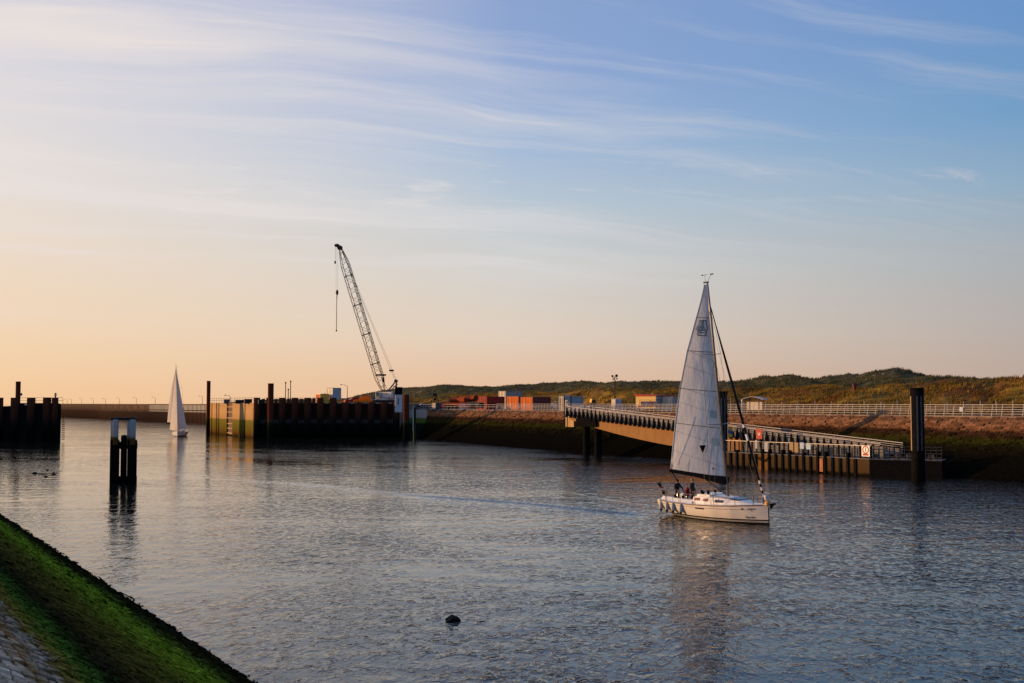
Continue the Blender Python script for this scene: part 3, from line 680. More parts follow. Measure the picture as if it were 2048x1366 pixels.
tube_pile('mooring_pile', 'brown tube pile at the channel corner of the sunlit dock', on(416, 868), 0.46, at(416, 762, on(416, 868).y).z)
tube_pile('mooring_pile', 'brown tube pile standing in front of the dark dock wall', on(540.5, 879.5) , 0.60, at(540, 767, on(540, 879.5).y).z)
tube_pile('mooring_pile', 'short brown tube pile at the foot of the ramp beside the crane', on(812, 881), 0.62, at(812, 790, on(812, 881).y).z)
o = thing('marker_post', 'slim green post with painted sunlit edge beside the short brown pile', 'post', on(829, 882.5) - Vector((0, 0, 2)))
zt = at(829, 815, on(829, 882).y).z
MB().cyl((0, 0, 0), (0, 0, zt + 2), 0.30, n=12).build('post', GREEN, o); MB().box((-0.27, -0.14, zt / 2 + 3.2), (0.14, 0.18, zt * 0.72)).build('lit_edge_strip', CREAM, o)  # pale strip puts the sunlit left edge into the colour
# white capped dolphin pile by the crane
q = col_at(797.5, 250, 0)
o = thing('capped_pile', 'pale blue white pile with black top beside the crane body', 'pile', (q.x, q.y, 0))
MB().box((0, 0, 7.5), (1.45, 1.1, 3.8)).build('white_shaft', mat('pale_blue_white', (0.50, 0.56, 0.62), 0.5, c2=(0.42, 0.48, 0.55)), o, bevel=0.05)
MB().box((0, 0, 10.2), (1.52, 1.2, 1.6)).build('black_top', BLACK, o, bevel=0.05); MB().box((-0.02, -0.58, 8.0), (0.16, 0.06, 1.3)).build('number_slot', DARK, o)
# rubble and ramp at the end of the dock
rp = MB(); zz = [(-24.6, 249.5, -1), (-14, 246, -1), (-13, 262, CZ), (-24.6, 270, CZ)]
rp.add(zz, [(0, 1, 2, 3)]); tag(rp.build('ramp', tide('ramp_tide', [(0, (0.005, 0.006, 0.005)), (3.0, (0.010, 0.012, 0.008)), (3.4, (0.06, 0.09, 0.015)), (4.1, (0.07, 0.09, 0.02)), (4.4, (0.24, 0.22, 0.19)), (8, (0.28, 0.25, 0.22))], zmax=8, wob=0.2, bump=0.05, bscale=2)), kind='structure')

# ---- left dock head
L1 = on(119, 883.5); L0 = on(-60, 883.5)
dockl = thing('dock_head', 'dark combi wall dock head at the left edge', 'dock', (L1.x, L1.y, 0)); ldir = Vector((-1, 0, 0)); lb_ = Vector((0, 1, 0))
for px, z1 in ((109, 8.62), (93, 8.7), (61, 8.66), (28.5, 8.66), (-3, 8.66), (-35, 8.7), (-60, 8.66)):
    x = (px - 1024) / FPX * L1.y
    me = MB().cyl((0, 0, -2), (0, 0, z1), 0.78 if px != 109 else 0.62, n=16).mesh('tube_pile'); me.materials.append(TUBE_T)
    o = link('tube_pile', me, None, dockl, smooth=True); o.location = (x - L1.x, 0.6, 0)
lx = [(px - 1024) / FPX * L1.y for px in (117, 109, 93, 61, 28.5, -3, -35, -60)]
for a, b, zt in zip(lx[:-1], lx[1:], (7.55, 7.6, 7.6, 7.6, 6.0, 7.6, 7.6)):
    mb = MB(); prof = [(a, L1.y + 0.8), (a * .7 + b * .3, L1.y + 1.2), (a * .3 + b * .7, L1.y + 1.2), (b, L1.y + 0.8)]
    mb.loft([[Vector((x, y, -2)) for x, y in prof], [Vector((x, y, zt)) for x, y in prof]], closed=False); mb.build('infill_panel', SALT, dockl, world=True, fix=False)
MB().hexa([Vector(v) for v in ((L1.x, L1.y + .5, -2), (L1.x * (L1.y + 8) / L1.y - .3, L1.y + 8, -2), (L1.x - 40, L1.y + 30, -2), (L1.x - 40, L1.y + 1.5, -2), (L1.x, L1.y + .5, 7.4), (L1.x * (L1.y + 8) / L1.y - .3, L1.y + 8, 7.4), (L1.x - 40, L1.y + 30, 5.9), (L1.x - 40, L1.y + 1.5, 5.9))]).build('core', BLACK, dockl, world=True)
for k in range(12): MB().box((L1.x + 0.22, L1.y + 1.2, 0.45 + k * 0.42), (0.46, 0.5, 0.17)).build('ladder_rung', RUST, dockl, world=True)
MB().box((L1.x - 6.9, L1.y + 1.9, 6.75), (1.2, 1.6, 1.55)).build('white_block', WHITE, dockl, world=True, bevel=0.04); MB().box((L1.x - 8.2, L1.y + 2.0, 6.6), (1.1, 1.6, 1.2)).build('pale_block', mat('pink_grey', (0.5, 0.4, 0.36), 0.7, c2=(0.4, 0.32, 0.3)), dockl, world=True, bevel=0.04)
pl_ = Vector(((31 - 1024) / FPX * L1.y, L1.y + 1.4, 0))
tube_pile('mooring_pile', 'brown tube pile rising from the dock head at the left edge', pl_, 0.47, at(31, 763, L1.y).z)
o = thing('control_box', 'small green control box fixed beside the left dock pile', 'box', (pl_.x + 0.58, pl_.y - 0.1, 9.05)); MB().box((0, 0, 0.25), (0.5, 0.35, 0.5)).build('housing', GREEN, o, bevel=0.02); MB().box((0, -0.19, 0.26), (0.36, 0.03, 0.34)).build('door', GREYP, o); MB().bar((-.3, 0, .25), (-.1, 0, .25), .06).build('bracket', DARK, o)
railing('guard_rail', 'thin guard rail with end post on the left edge dock head', [Vector((L1.x - 0.1, L1.y + 1.6, 7.4)), Vector((L1.x - 9, L1.y + 1.6, 7.4))], 1.25, 2, 1.7, 0.03, DARK, zs=(0.55, 1.0))
q = Vector((lx[1] + 0.05, L1.y + 0.6, 8.62))
o = thing('beacon_lantern', 'small caged harbour light standing on the left dock corner pile', 'beacon', q)
MB().cyl((0, 0, 0), (0, 0, 0.32), 0.16, n=10).build('base', GREYP, o)
MB().cyl((0, 0, 0.32), (0, 0, 0.78), 0.15, n=10).build('lens', LENS, o)
for k in range(6):
    a = k * math.pi / 3; MB().bar((0.2 * math.cos(a), 0.2 * math.sin(a), 0.3), (0.2 * math.cos(a), 0.2 * math.sin(a), 0.8), 0.03).build('cage_bar', DARK, o)
MB().lathe((0, 0, 0.8), [(0.25, 0), (0.22, 0.06), (0.05, 0.22)], n=10).build('roof', GREYP, o)

# ================================================================== FAR PIER
PP = [on(*p) for p in ((110, 831.2), (200, 836), (300, 840.4), (412, 845.4), (470, 849))]
pier_m = tide('pier_timber_sunlit', [(0, (0.07, 0.042, 0.028)), (3.4, (0.10, 0.062, 0.040)), (4.6, (0.20, 0.13, 0.08)), (8, (0.34, 0.23, 0.14))], zmax=8, wob=0.3, tone=0.3, bump=0.02)  # paler upper timber has the sunlight put into its colour
pier = thing('pier', 'long timber pier running out along the far channel', 'pier', PP[0])
Dp = poly_len(PP); npile = 205; pin = Vector((0.66, 0.75, 0))
pm = MB().box((0, 0, 2.6), (0.26, 0.24, 9.2), R(-51)).mesh('pile'); pm.materials.append(pier_m)
for i in range(npile):
    p, d = poly_at(PP, Dp[-1] * i / npile, Dp); o = link('pile', pm, None, pier); o.location = p - PP[0]
for z0, z1, off, nm in ((-2, 3.9, 0.55, 'lower_boarding'), (6.75, 7.15, 0.62, 'deck_beam'), (4.4, 4.8, 0.62, 'waling')):
    mb = MB()
    for a, b in zip(PP[:-1], PP[1:]):
        d = (b - a).normalized(); n_ = Vector((d.y, -d.x, 0)); n_ = n_ if n_.y > 0 else -n_
        mb.hexa([Vector((v.x, v.y, z)) + n_ * k for z in (z0, z1) for v, k in ((a, off), (b, off), (b, off + .3), (a, off + .3))])
    mb.build(nm, pier_m, pier, world=True)
# half shut rear boarding of the outer end
mb = MB(); a, _ = poly_at(PP, 0, Dp); b, _ = poly_at(PP, Dp[-1] * 0.62, Dp)
d = (b - a).normalized(); n_ = Vector((d.y, -d.x, 0)); n_ = n_ if n_.y > 0 else -n_
mb.hexa([Vector((v.x, v.y, z)) + n_ * k for z in (3.9, 6.9) for v, k in ((a, 2.2), (b, 2.2), (b, 2.4), (a, 2.4))]); mb.build('rear_boarding', pier_m, pier, world=True)

def lamp_post(label, p, h, arm, m=DARK, group=None, name='street_lamp', side=-1):
    o = thing(name, label, 'lamp post', p, 0, group)
    MB().cyl((0, 0, 0), (0, 0, h), 0.09, 0.06, n=8).build('column', m, o)
    pts = [Vector((side * arm * t, 0, h + arm * 0.45 * math.sin(t * math.pi / 2))) for t in (0, .25, .5, .75, 1)]
    MB().path(pts, 0.05, n=6).build('arm', m, o)
    MB().hexa([pts[-1] + Vector(v) for v in ((side * .5 - .3, -.14, -.06), (side * .5 + .3, -.14, -.06), (side * .5 + .3, .14, -.06), (side * .5 - .3, .14, -.06), (side * .5 - .2, -.1, .1), (side * .5 + .2, -.1, .1), (side * .5 + .2, .1, .1), (side * .5 - .2, .1, .1))]).build('lamp_head', m, o)
    return o
ORD = ['outermost', 'second', 'third', 'fourth', 'fifth', 'sixth', 'seventh', 'eighth']
for i, (px, pt) in enumerate(((131, 799), (140, 798), (160, 797), (183.5, 797), (207.5, 797), (235, 796), (268.5, 795.5), (306, 794.5), (399, 792))):
    best = min((poly_at(PP, Dp[-1] * k / 400, Dp)[0] for k in range(401)), key=lambda v: abs(1024 + FPX * v.x / v.y - px))
    lbl = f'{ORD[i]} lamp post on the far pier counted from the left dock' if i < 8 else 'lamp post on the far pier right of the small sailboat'
    h = at(px, pt, best.y).z - 6.95 - 0.35
    lamp_post(lbl, (best.x + 0.9, best.y + 1.0, 6.98), h, 0.8, group='lamp posts on the far pier')

# ================================================================== DOLPHIN (white frame on dark timber) AND ROCKS
dp = on(245.5, 967); dol = thing('channel_dolphin', 'blackened timber dolphin with pale blue white top frame in midstream', 'dolphin', dp)
DOLM = tide('dolphin_timber', [(0, (0.004, 0.004, 0.004)), (4.0, (0.008, 0.007, 0.006)), (4.6, (0.02, 0.015, 0.01)), (8, (0.03, 0.02, 0.015))], zmax=8, wob=0.2, wscale=2, tone=0.4, bump=0.03, bscale=5)
DOLW = tide('dolphin_white', [(0, (0.05, 0.03, 0.012)), (4.25, (0.10, 0.055, 0.02)), (4.5, (0.32, 0.33, 0.33)), (8, (0.36, 0.44, 0.52))], zmax=8, wob=0.25, wscale=2.5, tone=0.25, bump=0.01)
s_ = dp.y / FPX
def dX(px): return (px - 245.5) * s_
zt = lambda y: at(245, y, dp.y).z
zj = zt(882); ztp = zt(840)
for x0, x1, y, in ((218, 234, 0.35), (252.5, 269, 0.35)):
    a = (dX(x0) + dX(x1)) / 2; wd = dX(x1) - dX(x0); MB().box((a, y, (zj - 2) / 2 + 0.0), (wd, 0.55, zj + 2.2)).build('timber', DOLM, dol, bevel=0.05)
MB().box((dX(243.5), 0.45, (zt(873) - 2) / 2), (dX(250.5) - dX(240.5), 0.5, zt(873) + 2)).build('timber', DOLM, dol, bevel=0.05)
for yt, yb in ((884, 898), (953, 972)):
    MB().box((dX(243.5), 0.42, (zt(yt) + zt(yb)) / 2), (dX(269) - dX(218.5), 0.6, zt(yt) - zt(yb))).build('brace', DOLM, dol)
for x0, x1, y in ((218, 225.0, 0.30), (225.2, 234, 0.05), (251, 258.5, 0.30), (258.7, 268.5, 0.05)):
    a = (dX(x0) + dX(x1)) / 2; MB().box((a, y, (zj + ztp) / 2 - 0.15), (dX(x1) - dX(x0), 0.4, ztp - zj + 0.4), 0.12).build('white_board', DOLW, dol, bevel=0.02)
MB().box((dX(243.2), 0.35, zt(837.5)), (dX(269) - dX(217.5), 0.8, zt(834.5) - zt(840))).build('top_cap', DARK, dol, bevel=0.04)
MB().lathe((dX(243.5), 0.45, zt(877)), [(dX(249) - dX(244), 0), (dX(250.5) - dX(244.5), 0.28), (0.1, 0.34)], n=12).build('bollard_head', DARK, dol)

def rock(label, p, dims, seed, rz=0):
    bm = bmesh.new(); bmesh.ops.create_icosphere(bm, subdivisions=3, radius=1); g = random.Random(seed)
    k = [(Vector((g.uniform(-1, 1), g.uniform(-1, 1), g.uniform(-1, 1))).normalized(), g.uniform(0.55, 0.9)) for _ in range(14)]
    for v in bm.verts:
        n = v.co.normalized(); d = 1.0
        for a, b in k:
            t = n.dot(a)
            if t > 0: d = min(d, b / max(t, 1e-3))
        v.co = n * d * (1 + 0.04 * math.sin(v.co.x * 9 + v.co.y * 7))
        v.co = Vector((v.co.x * dims[0], v.co.y * dims[1], v.co.z * dims[2]))
    me = bpy.data.meshes.new('rock'); bm.to_mesh(me); bm.free(); o = link('rock', me, ROCKM); o.location = p; o.rotation_euler = (0, 0, rz)
    return tag(o, label, 'rock', 'rocks breaking the surface')
rock('lone black rock breaking the surface in the foreground', on(906, 1242) + Vector((0, 0, -0.02)), (0.33, 0.26, 0.30), 4)
for px, py, d, lb, sd_ in ((70, 947.5, (0.42, 0.3, 0.26), 'pointed left end rock of the small reef by the dolphin', 1), (84, 948.5, (0.75, 0.3, 0.10), 'low flat rock between the small reef stones', 2), (95, 941, (0.26, 0.2, 0.16), 'small farthest rock of the reef left of the dolphin', 3),
                         (91, 954, (0.24, 0.2, 0.17), 'small nearest rock of the reef left of the dolphin', 8), (107, 949.5, (0.3, 0.22, 0.2), 'small right end rock of the reef left of the dolphin', 6), (107, 945, (0.11, 0.1, 0.12), 'tiny rock tip above the right end reef stone', 7)):
    rock(lb, on(px, py) + Vector((0, 0, 0.0)), d, sd_)

# ================================================================== CRANE
CY = 268.0; CB = col_at(776, CY, 7.45)
crane = thing('crawler_crane', 'white crawler crane with long black lattice boom on the dock', 'crane', CB)
sc = CY / FPX
def c3(px, py, dy=0.0): q = at(px, py, CY); return Vector((q.x - CB.x, dy, q.z - CB.z))
for s in (-1, 1):
    t = MB().box((-0.3, s * 1.6, 0.42), (6.0, 0.8, 0.84)).build('track', DARK, crane, bevel=0.2)
MB().box((-0.2, 0, 1.0), (5.2, 2.6, 0.35)).build('carbody', CRANEW, crane, bevel=0.05)
ub = MB().prism([(-2.3, -1.5, 1.2), (2.0, -1.5, 1.2), (2.0, -1.5, 2.75), (-1.4, -1.5, 2.75), (-1.75, -1.5, 1.95), (-2.3, -1.5, 1.75)], (0, 3.0, 0)).build('upper_body', CRANEW, crane, bevel=0.06)
ub.rotation_euler = (0, 0, R(-28))
MB().box((0.2, -1.512, 1.5), (3.0, 0.02, 0.09)).build('red_line', RED, ub)
for k in range(3): MB().prism([(1.15 + k * .3, -1.515, 1.22), (1.27 + k * .3, -1.515, 1.22), (1.45 + k * .3, -1.515, 1.6), (1.33 + k * .3, -1.515, 1.6)], (0, 0.012, 0)).build('red_dash', RED, ub)
MB().lathe((0.75, -1.50, 2.2), [(0.17, 0.0), (0.17, 0.02)], n=12, axis=(0, -1, 0)).build('red_emblem', RED, ub)
MB().box((0.3, -1.51, 2.72), (3.2, 0.05, 0.08)).build('roof_edge', GREYP, ub)
for k in range(4): MB().box((-1.0 + k * .75, -0.9, 2.9), (0.3, 0.3, 0.3)).build('roof_vent', DARK, ub)
MB().box((1.9, 0, 1.9), (0.7, 3.0, 1.5)).build('counterweight', GREYP, crane, bevel=0.08)
MB().box((-2.2, -1.1, 1.95), (0.9, 0.9, 1.3)).build('operator_cab', CREAM, crane, bevel=0.05)
MB().box((-2.22, -1.56, 2.15), (0.6, 0.03, 0.7)).build('cab_window', GLASS, crane)
foot, tip = c3(768, 786), c3(679.5, 493)
ax = (tip - foot).normalized(); side = Vector((ax.z, 0, -ax.x)); Lb = (tip - foot).length; dep = Vector((0, 1, 0)); yaw = 0.42
A_ = (side * math.cos(yaw) + dep * math.sin(yaw)).normalized(); B_ = ax.cross(A_).normalized()
def sect(t):
    hw = 0.85 * min(1, 0.28 + t * Lb / 5.0, 0.22 + (1 - t) * Lb / 5.5); c = foot + ax * Lb * t
    return [c + A_ * sx * hw + B_ * sy * hw * 0.95 for sx, sy in ((-1, -1), (1, -1), (1, 1), (-1, 1))]
N = 30; S = [sect(i / N) for i in range(N + 1)]
segs = [(0, 6), (6, 12), (12, 18), (18, 24), (24, 30)]
for a, b in segs:
    la = MB()
    for i in range(a, b):
        for k in range(4):
            p, q = (S[i][k], S[i + 1][(k + 1) % 4]) if i % 2 else (S[i][(k + 1) % 4], S[i + 1][k]); la.cyl(p, q, 0.035, n=5)
    for i in (a, b):
        for k in range(4): la.cyl(S[i][k], S[i][(k + 1) % 4], 0.07, n=5)
    for k in range(4): MB().path([S[i][k] for i in range(a, b + 1)], 0.075, n=6).build('boom_chord', DARK, crane)
    tag(la.build('boom_lacing', DARK, crane), kind='stuff')
wk = MB()
for i in range(2, 29): wk.bar((S[i][1] + S[i][2]) / 2, (S[i + 1][1] + S[i + 1][2]) / 2, 0.28, 0.10)
wk.build('boom_walkway', BLACK, crane)
for t in (.27, .46, .63, .72):
    c = foot + ax * Lb * t; MB().bar(c + A_ * 0.5, c + A_ * 1.35, 0.14).build('bracket', CRANEW, crane)
c = foot + ax * Lb * 0.115; MB().box(c + Vector((0.5, 0, 0.25)), (2.2, 1.2, 0.35)).build('boom_platform', BLACK, crane)
hd = MB(); hd.prism([c3(671, 489, -.4), c3(676, 487.5, -.4), c3(684, 494, -.4), c3(684, 500, -.4), c3(676, 499, -.4)], (0, .8, 0)); hd.build('boom_head', RUST, crane)
MB().cyl(c3(671.8, 491, -.3), c3(671.8, 491, .3), 0.33, n=14).build('head_sheave', DARK, crane); MB().cyl(c3(681, 495, -.35), c3(681, 495, .35), 0.45, n=14).build('head_sheave', BLACK, crane)
for a, b in (((671, 492), (670.3, 521)), ):
    MB().cyl(c3(*a), c3(*b), 0.025, n=5).build('whip_line', DARK, crane)
MB().lathe(c3(670.2, 526), [(0.04, -0.25), (0.2, 0.0), (0.2, 0.25), (0.05, 0.6)], n=10).build('overhaul_ball', DARK, crane)
for px in (672.5, 675.8): MB().cyl(c3(px, 496), c3(px - 0.4, 578), 0.02, n=5).build('hoist_line', GREYP, crane)
hb = MB().lathe(c3(674.2, 590), [(0.1, -0.1), (0.3, 0.35), (0.32, 0.75), (0.12, 1.25)], n=10).build('hook_block', RUST, crane)
MB().cyl(c3(673.9, 591), c3(673.7, 597), 0.1, n=8).build('hook', DARK, crane); MB().cyl(c3(673.6, 596), c3(672.8, 661), 0.075, n=6).build('hanging_chain', DARK, crane); MB().cyl(c3(672.8, 660), c3(672.8, 663), 0.16, n=8).build('chain_end', DARK, crane)
gt = c3(792, 762)
for y in (-.8, .8):
    MB().bar(gt + Vector((0, y, 0)), Vector((-0.15, y, 2.7)), 0.16).build('gantry_leg', GREYP, crane); MB().bar(gt + Vector((.1, y, 0)), Vector((1.9, y, 2.6)), 0.16).build('gantry_leg', GREYP, crane)
    MB().bar(c3(786.5, 772, y), c3(794, 774, y), .1).build('gantry_brace', GREYP, crane); MB().bar(c3(783, 779, y), c3(795, 768, y), .1).build('gantry_brace', GREYP, crane)
MB().cyl(gt + Vector((0, -.9, 0)), gt + Vector((0, .9, 0)), 0.38, n=12).build('gantry_sheave', GREYP, crane)
sp_ = c3(783, 741)
MB().box(sp_, (0.95, 1.7, 0.35)).build('spreader_bar', BLACK, crane, bevel=0.05)
for y, px in ((-.7, 685), (.7, 689)):
    MB().cyl(sp_ + Vector((.2 * y, y, .1)), c3(px, 505 + (8 if y > 0 else 0), y * .4), 0.03, n=5).build('pendant_line', DARK, crane)
for y in (-.6, 0, .6): MB().cyl(sp_ + Vector((.25 * y, y, -.1)), gt + Vector((.25 * y, y, .2)), 0.022, n=5).build('luffing_rope', DARK, crane)
MB().cyl(c3(764.5, 758), c3(776, 781), 0.05, n=6).build('boom_stop', DARK, crane)

# ================================================================== CABINS, CONTAINERS AND GEAR ON THE QUAY
def container(label, p, d, rz, m, m_end=None, name='container', cat='container', ribs=9, group=None, roof=None):
    """local: end wall with doors faces -X, long side faces -Y"""
    L, W, H = d; o = thing(name, label, cat, p, rz, group); m_end = m_end or m
    MB().box((0, 0, H / 2 + 0.06), (L - 0.08, W - 0.08, H - 0.1)).build('body', m, o)
    fr = MB()
    for x in (-L / 2, L / 2):
        for y in (-W / 2, W / 2): fr.box((x, y, H / 2), (0.12, 0.12, H))
    for z in (0.07, H - 0.05):
        for y in (-W / 2, W / 2): fr.box((0, y, z), (L - .12, 0.1, 0.14))
        for x in (-L / 2, L / 2): fr.box((x, 0, z), (0.1, W - .12, 0.14))
    fr.build('corner_frame', m, o)
    for k in range(ribs):
        x = -L / 2 + (k + 0.5) * L / ribs
        MB().box((x, -W / 2 + 0.03, H / 2), (L / ribs * 0.5, 0.06, H - 0.3)).build('side_rib', m, o)
    for s in (-1, 1):
        dr = MB().box((-L / 2 + 0.01, s * W * 0.235, H / 2), (0.07, W * 0.45, H - 0.25)).build('door', m_end, o)
        for k in (-1, 1): MB().cyl((-L / 2 - 0.06, s * W * .235 + k * W * 0.12, 0.2), (-L / 2 - 0.06, s * W * .235 + k * W * 0.12, H - 0.2), 0.03, n=6).build('lock_rod', GALV, dr)
        MB().box((-L / 2 - 0.06, s * W * .16, H * 0.42), (0.06, 0.35, 0.08)).build('handle', GALV, dr)
    if roof: MB().box((0, 0, H + 0.06), (L + 0.1, W + 0.1, 0.12)).build('roof', roof, o)
    return o
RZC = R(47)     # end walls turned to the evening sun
def ground(px, Y, z=CZ): return col_at(px, Y, z)
o = container('pale site cabin raised on legs above the dark dock wall', ground(668, 272, 8.45), (2.3, 2.3, 2.55), R(45), mat('cabin_shade_blue', (0.36, 0.43, 0.48), 0.5, c2=(0.3, 0.36, 0.41)), mat('cabin_sunlit_cream', (0.72, 0.66, 0.56), 0.5, c2=(0.62, 0.56, 0.48)), 'site_cabin', 'cabin', 5, roof=GREYP)  # cream and blue paint the sunlit and shaded faces of one pale cabin
for x in (-1, 0, 1):
    for y in (-1, 1): MB().box((x, y, -0.45), (0.12, 0.12, 0.95)).build('leg', RUST, o)
for z in (-.3, -.7): MB().box((0, -1.05, z), (2.2, 0.08, 0.08)).build('brace', RUST, o)
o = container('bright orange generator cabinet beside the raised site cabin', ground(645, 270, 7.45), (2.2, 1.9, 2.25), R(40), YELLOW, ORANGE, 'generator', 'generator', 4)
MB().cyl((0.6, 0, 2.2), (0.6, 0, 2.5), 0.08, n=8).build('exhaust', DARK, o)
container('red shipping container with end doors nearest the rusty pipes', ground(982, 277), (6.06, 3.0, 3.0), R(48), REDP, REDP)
container('tall cream container with shade-grey side behind the orange pair', ground(1021, 292), (6.0, 2.4, 4.4), R(46), mat('shaded_side_grey', (0.36, 0.33, 0.32), 0.6, c2=(0.3, 0.27, 0.26)), CREAM, roof=GREYP)  # grey of the long side is painted shade
container('left of the two orange shipping containers', ground(1035, 255), (3.2, 3.5, 2.95), R(48), DRED, ORANGE, group='orange container pair')  # dark red sides put shade into the colour of both orange containers
container('right of the two orange shipping containers with long side in shaded dark red', ground(1071, 242), (5.6, 3.3, 2.75), R(48), DRED, ORANGE, group='orange container pair')
o = container('white container with slatted end doors left of the gangway', ground(1142, 224), (4.4, 2.2, 2.75), R(46), mat('shaded_side_blue', (0.30, 0.40, 0.44), 0.6, c2=(0.25, 0.33, 0.38)), CREAM)  # blue side paints the unlit face of a white container
for k in range(6): MB().box((-2.36, -0.95 + k * 0.36, 1.38), (0.06, 0.09, 2.4)).build('slat', mat('slat_grey', (0.25, 0.2, 0.17), 0.7), o)  # upright grey-brown bars on the end doors
PIPES = [((884, 264), (962, 256), 0.62, 0.95, 'long rusty pipe lying lowest in the pipe stack'), ((890, 267), (966, 260), 0.62, 0.95, 'rear rusty pipe of the bottom row'), ((902, 266), (932, 261), 0.58, 2.15, 'short rusty pipe on top with its cut end to the left'),
         ((922, 268), (952, 262), 0.66, 2.35, 'rusty pipe on top right of the stack'), ((936, 254), (962, 248), 0.5, 1.1, 'dark pipe end section leaning by the red container')]
for i, ((x0, y0), (x1, y1), r, z, lb) in enumerate(PIPES):
    a = ground(x0, y0, CZ + z); b = ground(x1, y1, CZ + z + (0.25 if i == 3 else 0)); o = thing('steel_pipe', lb, 'pipe', a, 0, 'stacked rusty pipes')
    d = b - a; MB().cyl((0, 0, 0), d, r, n=18).build('tube', PIPE if i < 4 else DARK, o, smooth=False)
    MB().cyl(-d.normalized() * 0.03, -d.normalized() * 0.01, r * 0.86, n=18).build('dark_mouth', BLACK, o); MB().cyl(d * 0.5, d * 0.5 + d.normalized() * 0.15, r + .03, n=18).build('weld_collar', PIPE if i < 4 else DARK, o)
for px, lb in ((895, 'left timber cradle under the rusty pipes'), (930, 'right timber cradle under the rusty pipes')):
    q = ground(px, 262); o = thing('timber_cradle', lb, 'cradle', q); MB().box((0, 0, 0.15), (0.5, 5, 0.3)).build('sleeper', TEAK, o); MB().box((0, -2, 0.4), (0.4, 0.5, 0.25)).build('chock', TEAK, o); MB().box((0, 2, 0.4), (0.4, 0.5, 0.25)).build('chock', TEAK, o)
# clamshell grab
q = ground(870, 275, CZ + 2.2); o = thing('clamshell_grab', 'dark clamshell grab hung on its frame left of the pipes', 'grab', ground(870, 275))
for s in (-1, 1):
    MB().prism([(s * .1, -.6, 1.4), (s * 1.1, -.6, 1.2), (s * .9, -.6, .35), (s * .15, -.6, .1)], (0, 1.2, 0)).build('jaw', DARK, o)
    MB().bar((s * 1.0, 0, 1.2), (s * .35, 0, 3.4), .14).build('arm', DARK, o)
    MB().bar((s * .5, -.5, 1.4), (s * .15, -.2, 3.2), .12).build('arm', DARK, o)
MB().box((0, 0, 3.45), (1.1, .7, .5)).build('head', DARK, o, bevel=.05); MB().cyl((0, -.4, 2.4), (0, .4, 2.4), .3, n=12).build('sheave', DARK, o)
q = ground(873, 262); o = container('small cream and grey cabinet in front of the dark grab', q, (1.5, 1.3, 1.5), R(45), GREYP, CREAM, 'cabinet', 'cabinet', 3)
q = ground(927, 250); o = thing('slatted_barrier', 'white slatted crowd barrier before the rusty pipes', 'barrier', q, R(12))
for k in range(9): MB().box((-0.85 + k * .21, 0, .75), (.06, .05, 1.15)).build('slat', WHITE, o)
for z in (.2, 1.3): MB().box((0, .04, z), (1.85, .04, .07)).build('rail', WHITE, o)
for s in (-1, 1): MB().box((s * .8, 0, .05), (.1, .7, .08)).build('foot', GALV, o)

# cars and machines parked on the quay
def car(label, p, rz, m, L=4.3, group='cars parked on the quay', van=False):
    o = thing('parked_car', label, 'car', p, rz, group); W = 1.75; H = 1.46 if not van else 2.0
    prof = [(-L / 2, .35), (-L / 2, .75), (-L / 2 + .15, .92), (-L * .20, .98), (-L * .06, H), (L * .28, H), (L * .43, .98), (L / 2, .9), (L / 2, .35)]
    rings = [[(x, y * (1 - (0.12 if z > 1.1 else 0)), z) for x, z in prof] for y in (-W / 2, W / 2)]
    mb = MB(); mb.loft(rings); mb.build('body', m, o, bevel=.05)
    for s in (-1, 1):
        MB().add([(-L * .16, s * (W / 2 * .97), 1.0), (-L * .05, s * (W / 2 * .895), H - .08), (L * .26, s * (W / 2 * .895), H - .08), (L * .38, s * (W / 2 * .97), 1.0)], [(0, 1, 2, 3)]).build('side_window', GLASS, o)
        for x in (-L * .31, L * .31): wv = MB().cyl((x, s * (W / 2 - .18), .32), (x, s * (W / 2 + .02), .32), .32, n=14).build('wheel', BLACK, o); MB().cyl((x, s * (W / 2 + .01), .32), (x, s * (W / 2 + .035), .32), .18, n=10).build('rim', GALV, wv)
        MB().box((-L / 2 - .01, s * .62, .72), (.06, .3, .14)).build('headlight', LENS, o)
    MB().add([(-L * .20, -.75, 1.0), (-L * .20, .75, 1.0), (-L * .07, .68, H - .06), (-L * .07, -.68, H - .06)], [(0, 1, 2, 3)]).build('windscreen', GLASS, o)
    return o
CARD = mat('car_dark', (0.02, 0.022, 0.028), 0.25, c2=(0.025, 0.026, 0.03), nscale=1)
car('dark car parked behind the two rail fence by the ramp', ground(846, 285), R(15), CARD)
car('dark car parked beneath the low dune right of the cabinet', ground(1095, 285), R(165), CARD)
car('grey car parked right of the orange containers', ground(1108, 268), R(20), mat('car_grey', (0.10, 0.11, 0.12), 0.3, c2=(0.12, 0.12, 0.13), nscale=1))
car('small red car behind the dock wall left of the crane', col_at(707, 284, 7.45), R(20), REDP)
car('orange van behind the dock wall left of the crane', col_at(728, 280, 7.45), R(-15), ORANGE, 4.6, van=True)
car('dark blue car nearest the crane on the dock', col_at(741, 286, 7.45), R(10), mat('car_blue', (0.02, 0.03, 0.10), 0.3, c2=(0.03, 0.04, 0.12), nscale=1))
car('white van parked beneath the dune between the container groups', ground(1112, 300), R(12), WHITE, 5.0, van=True)
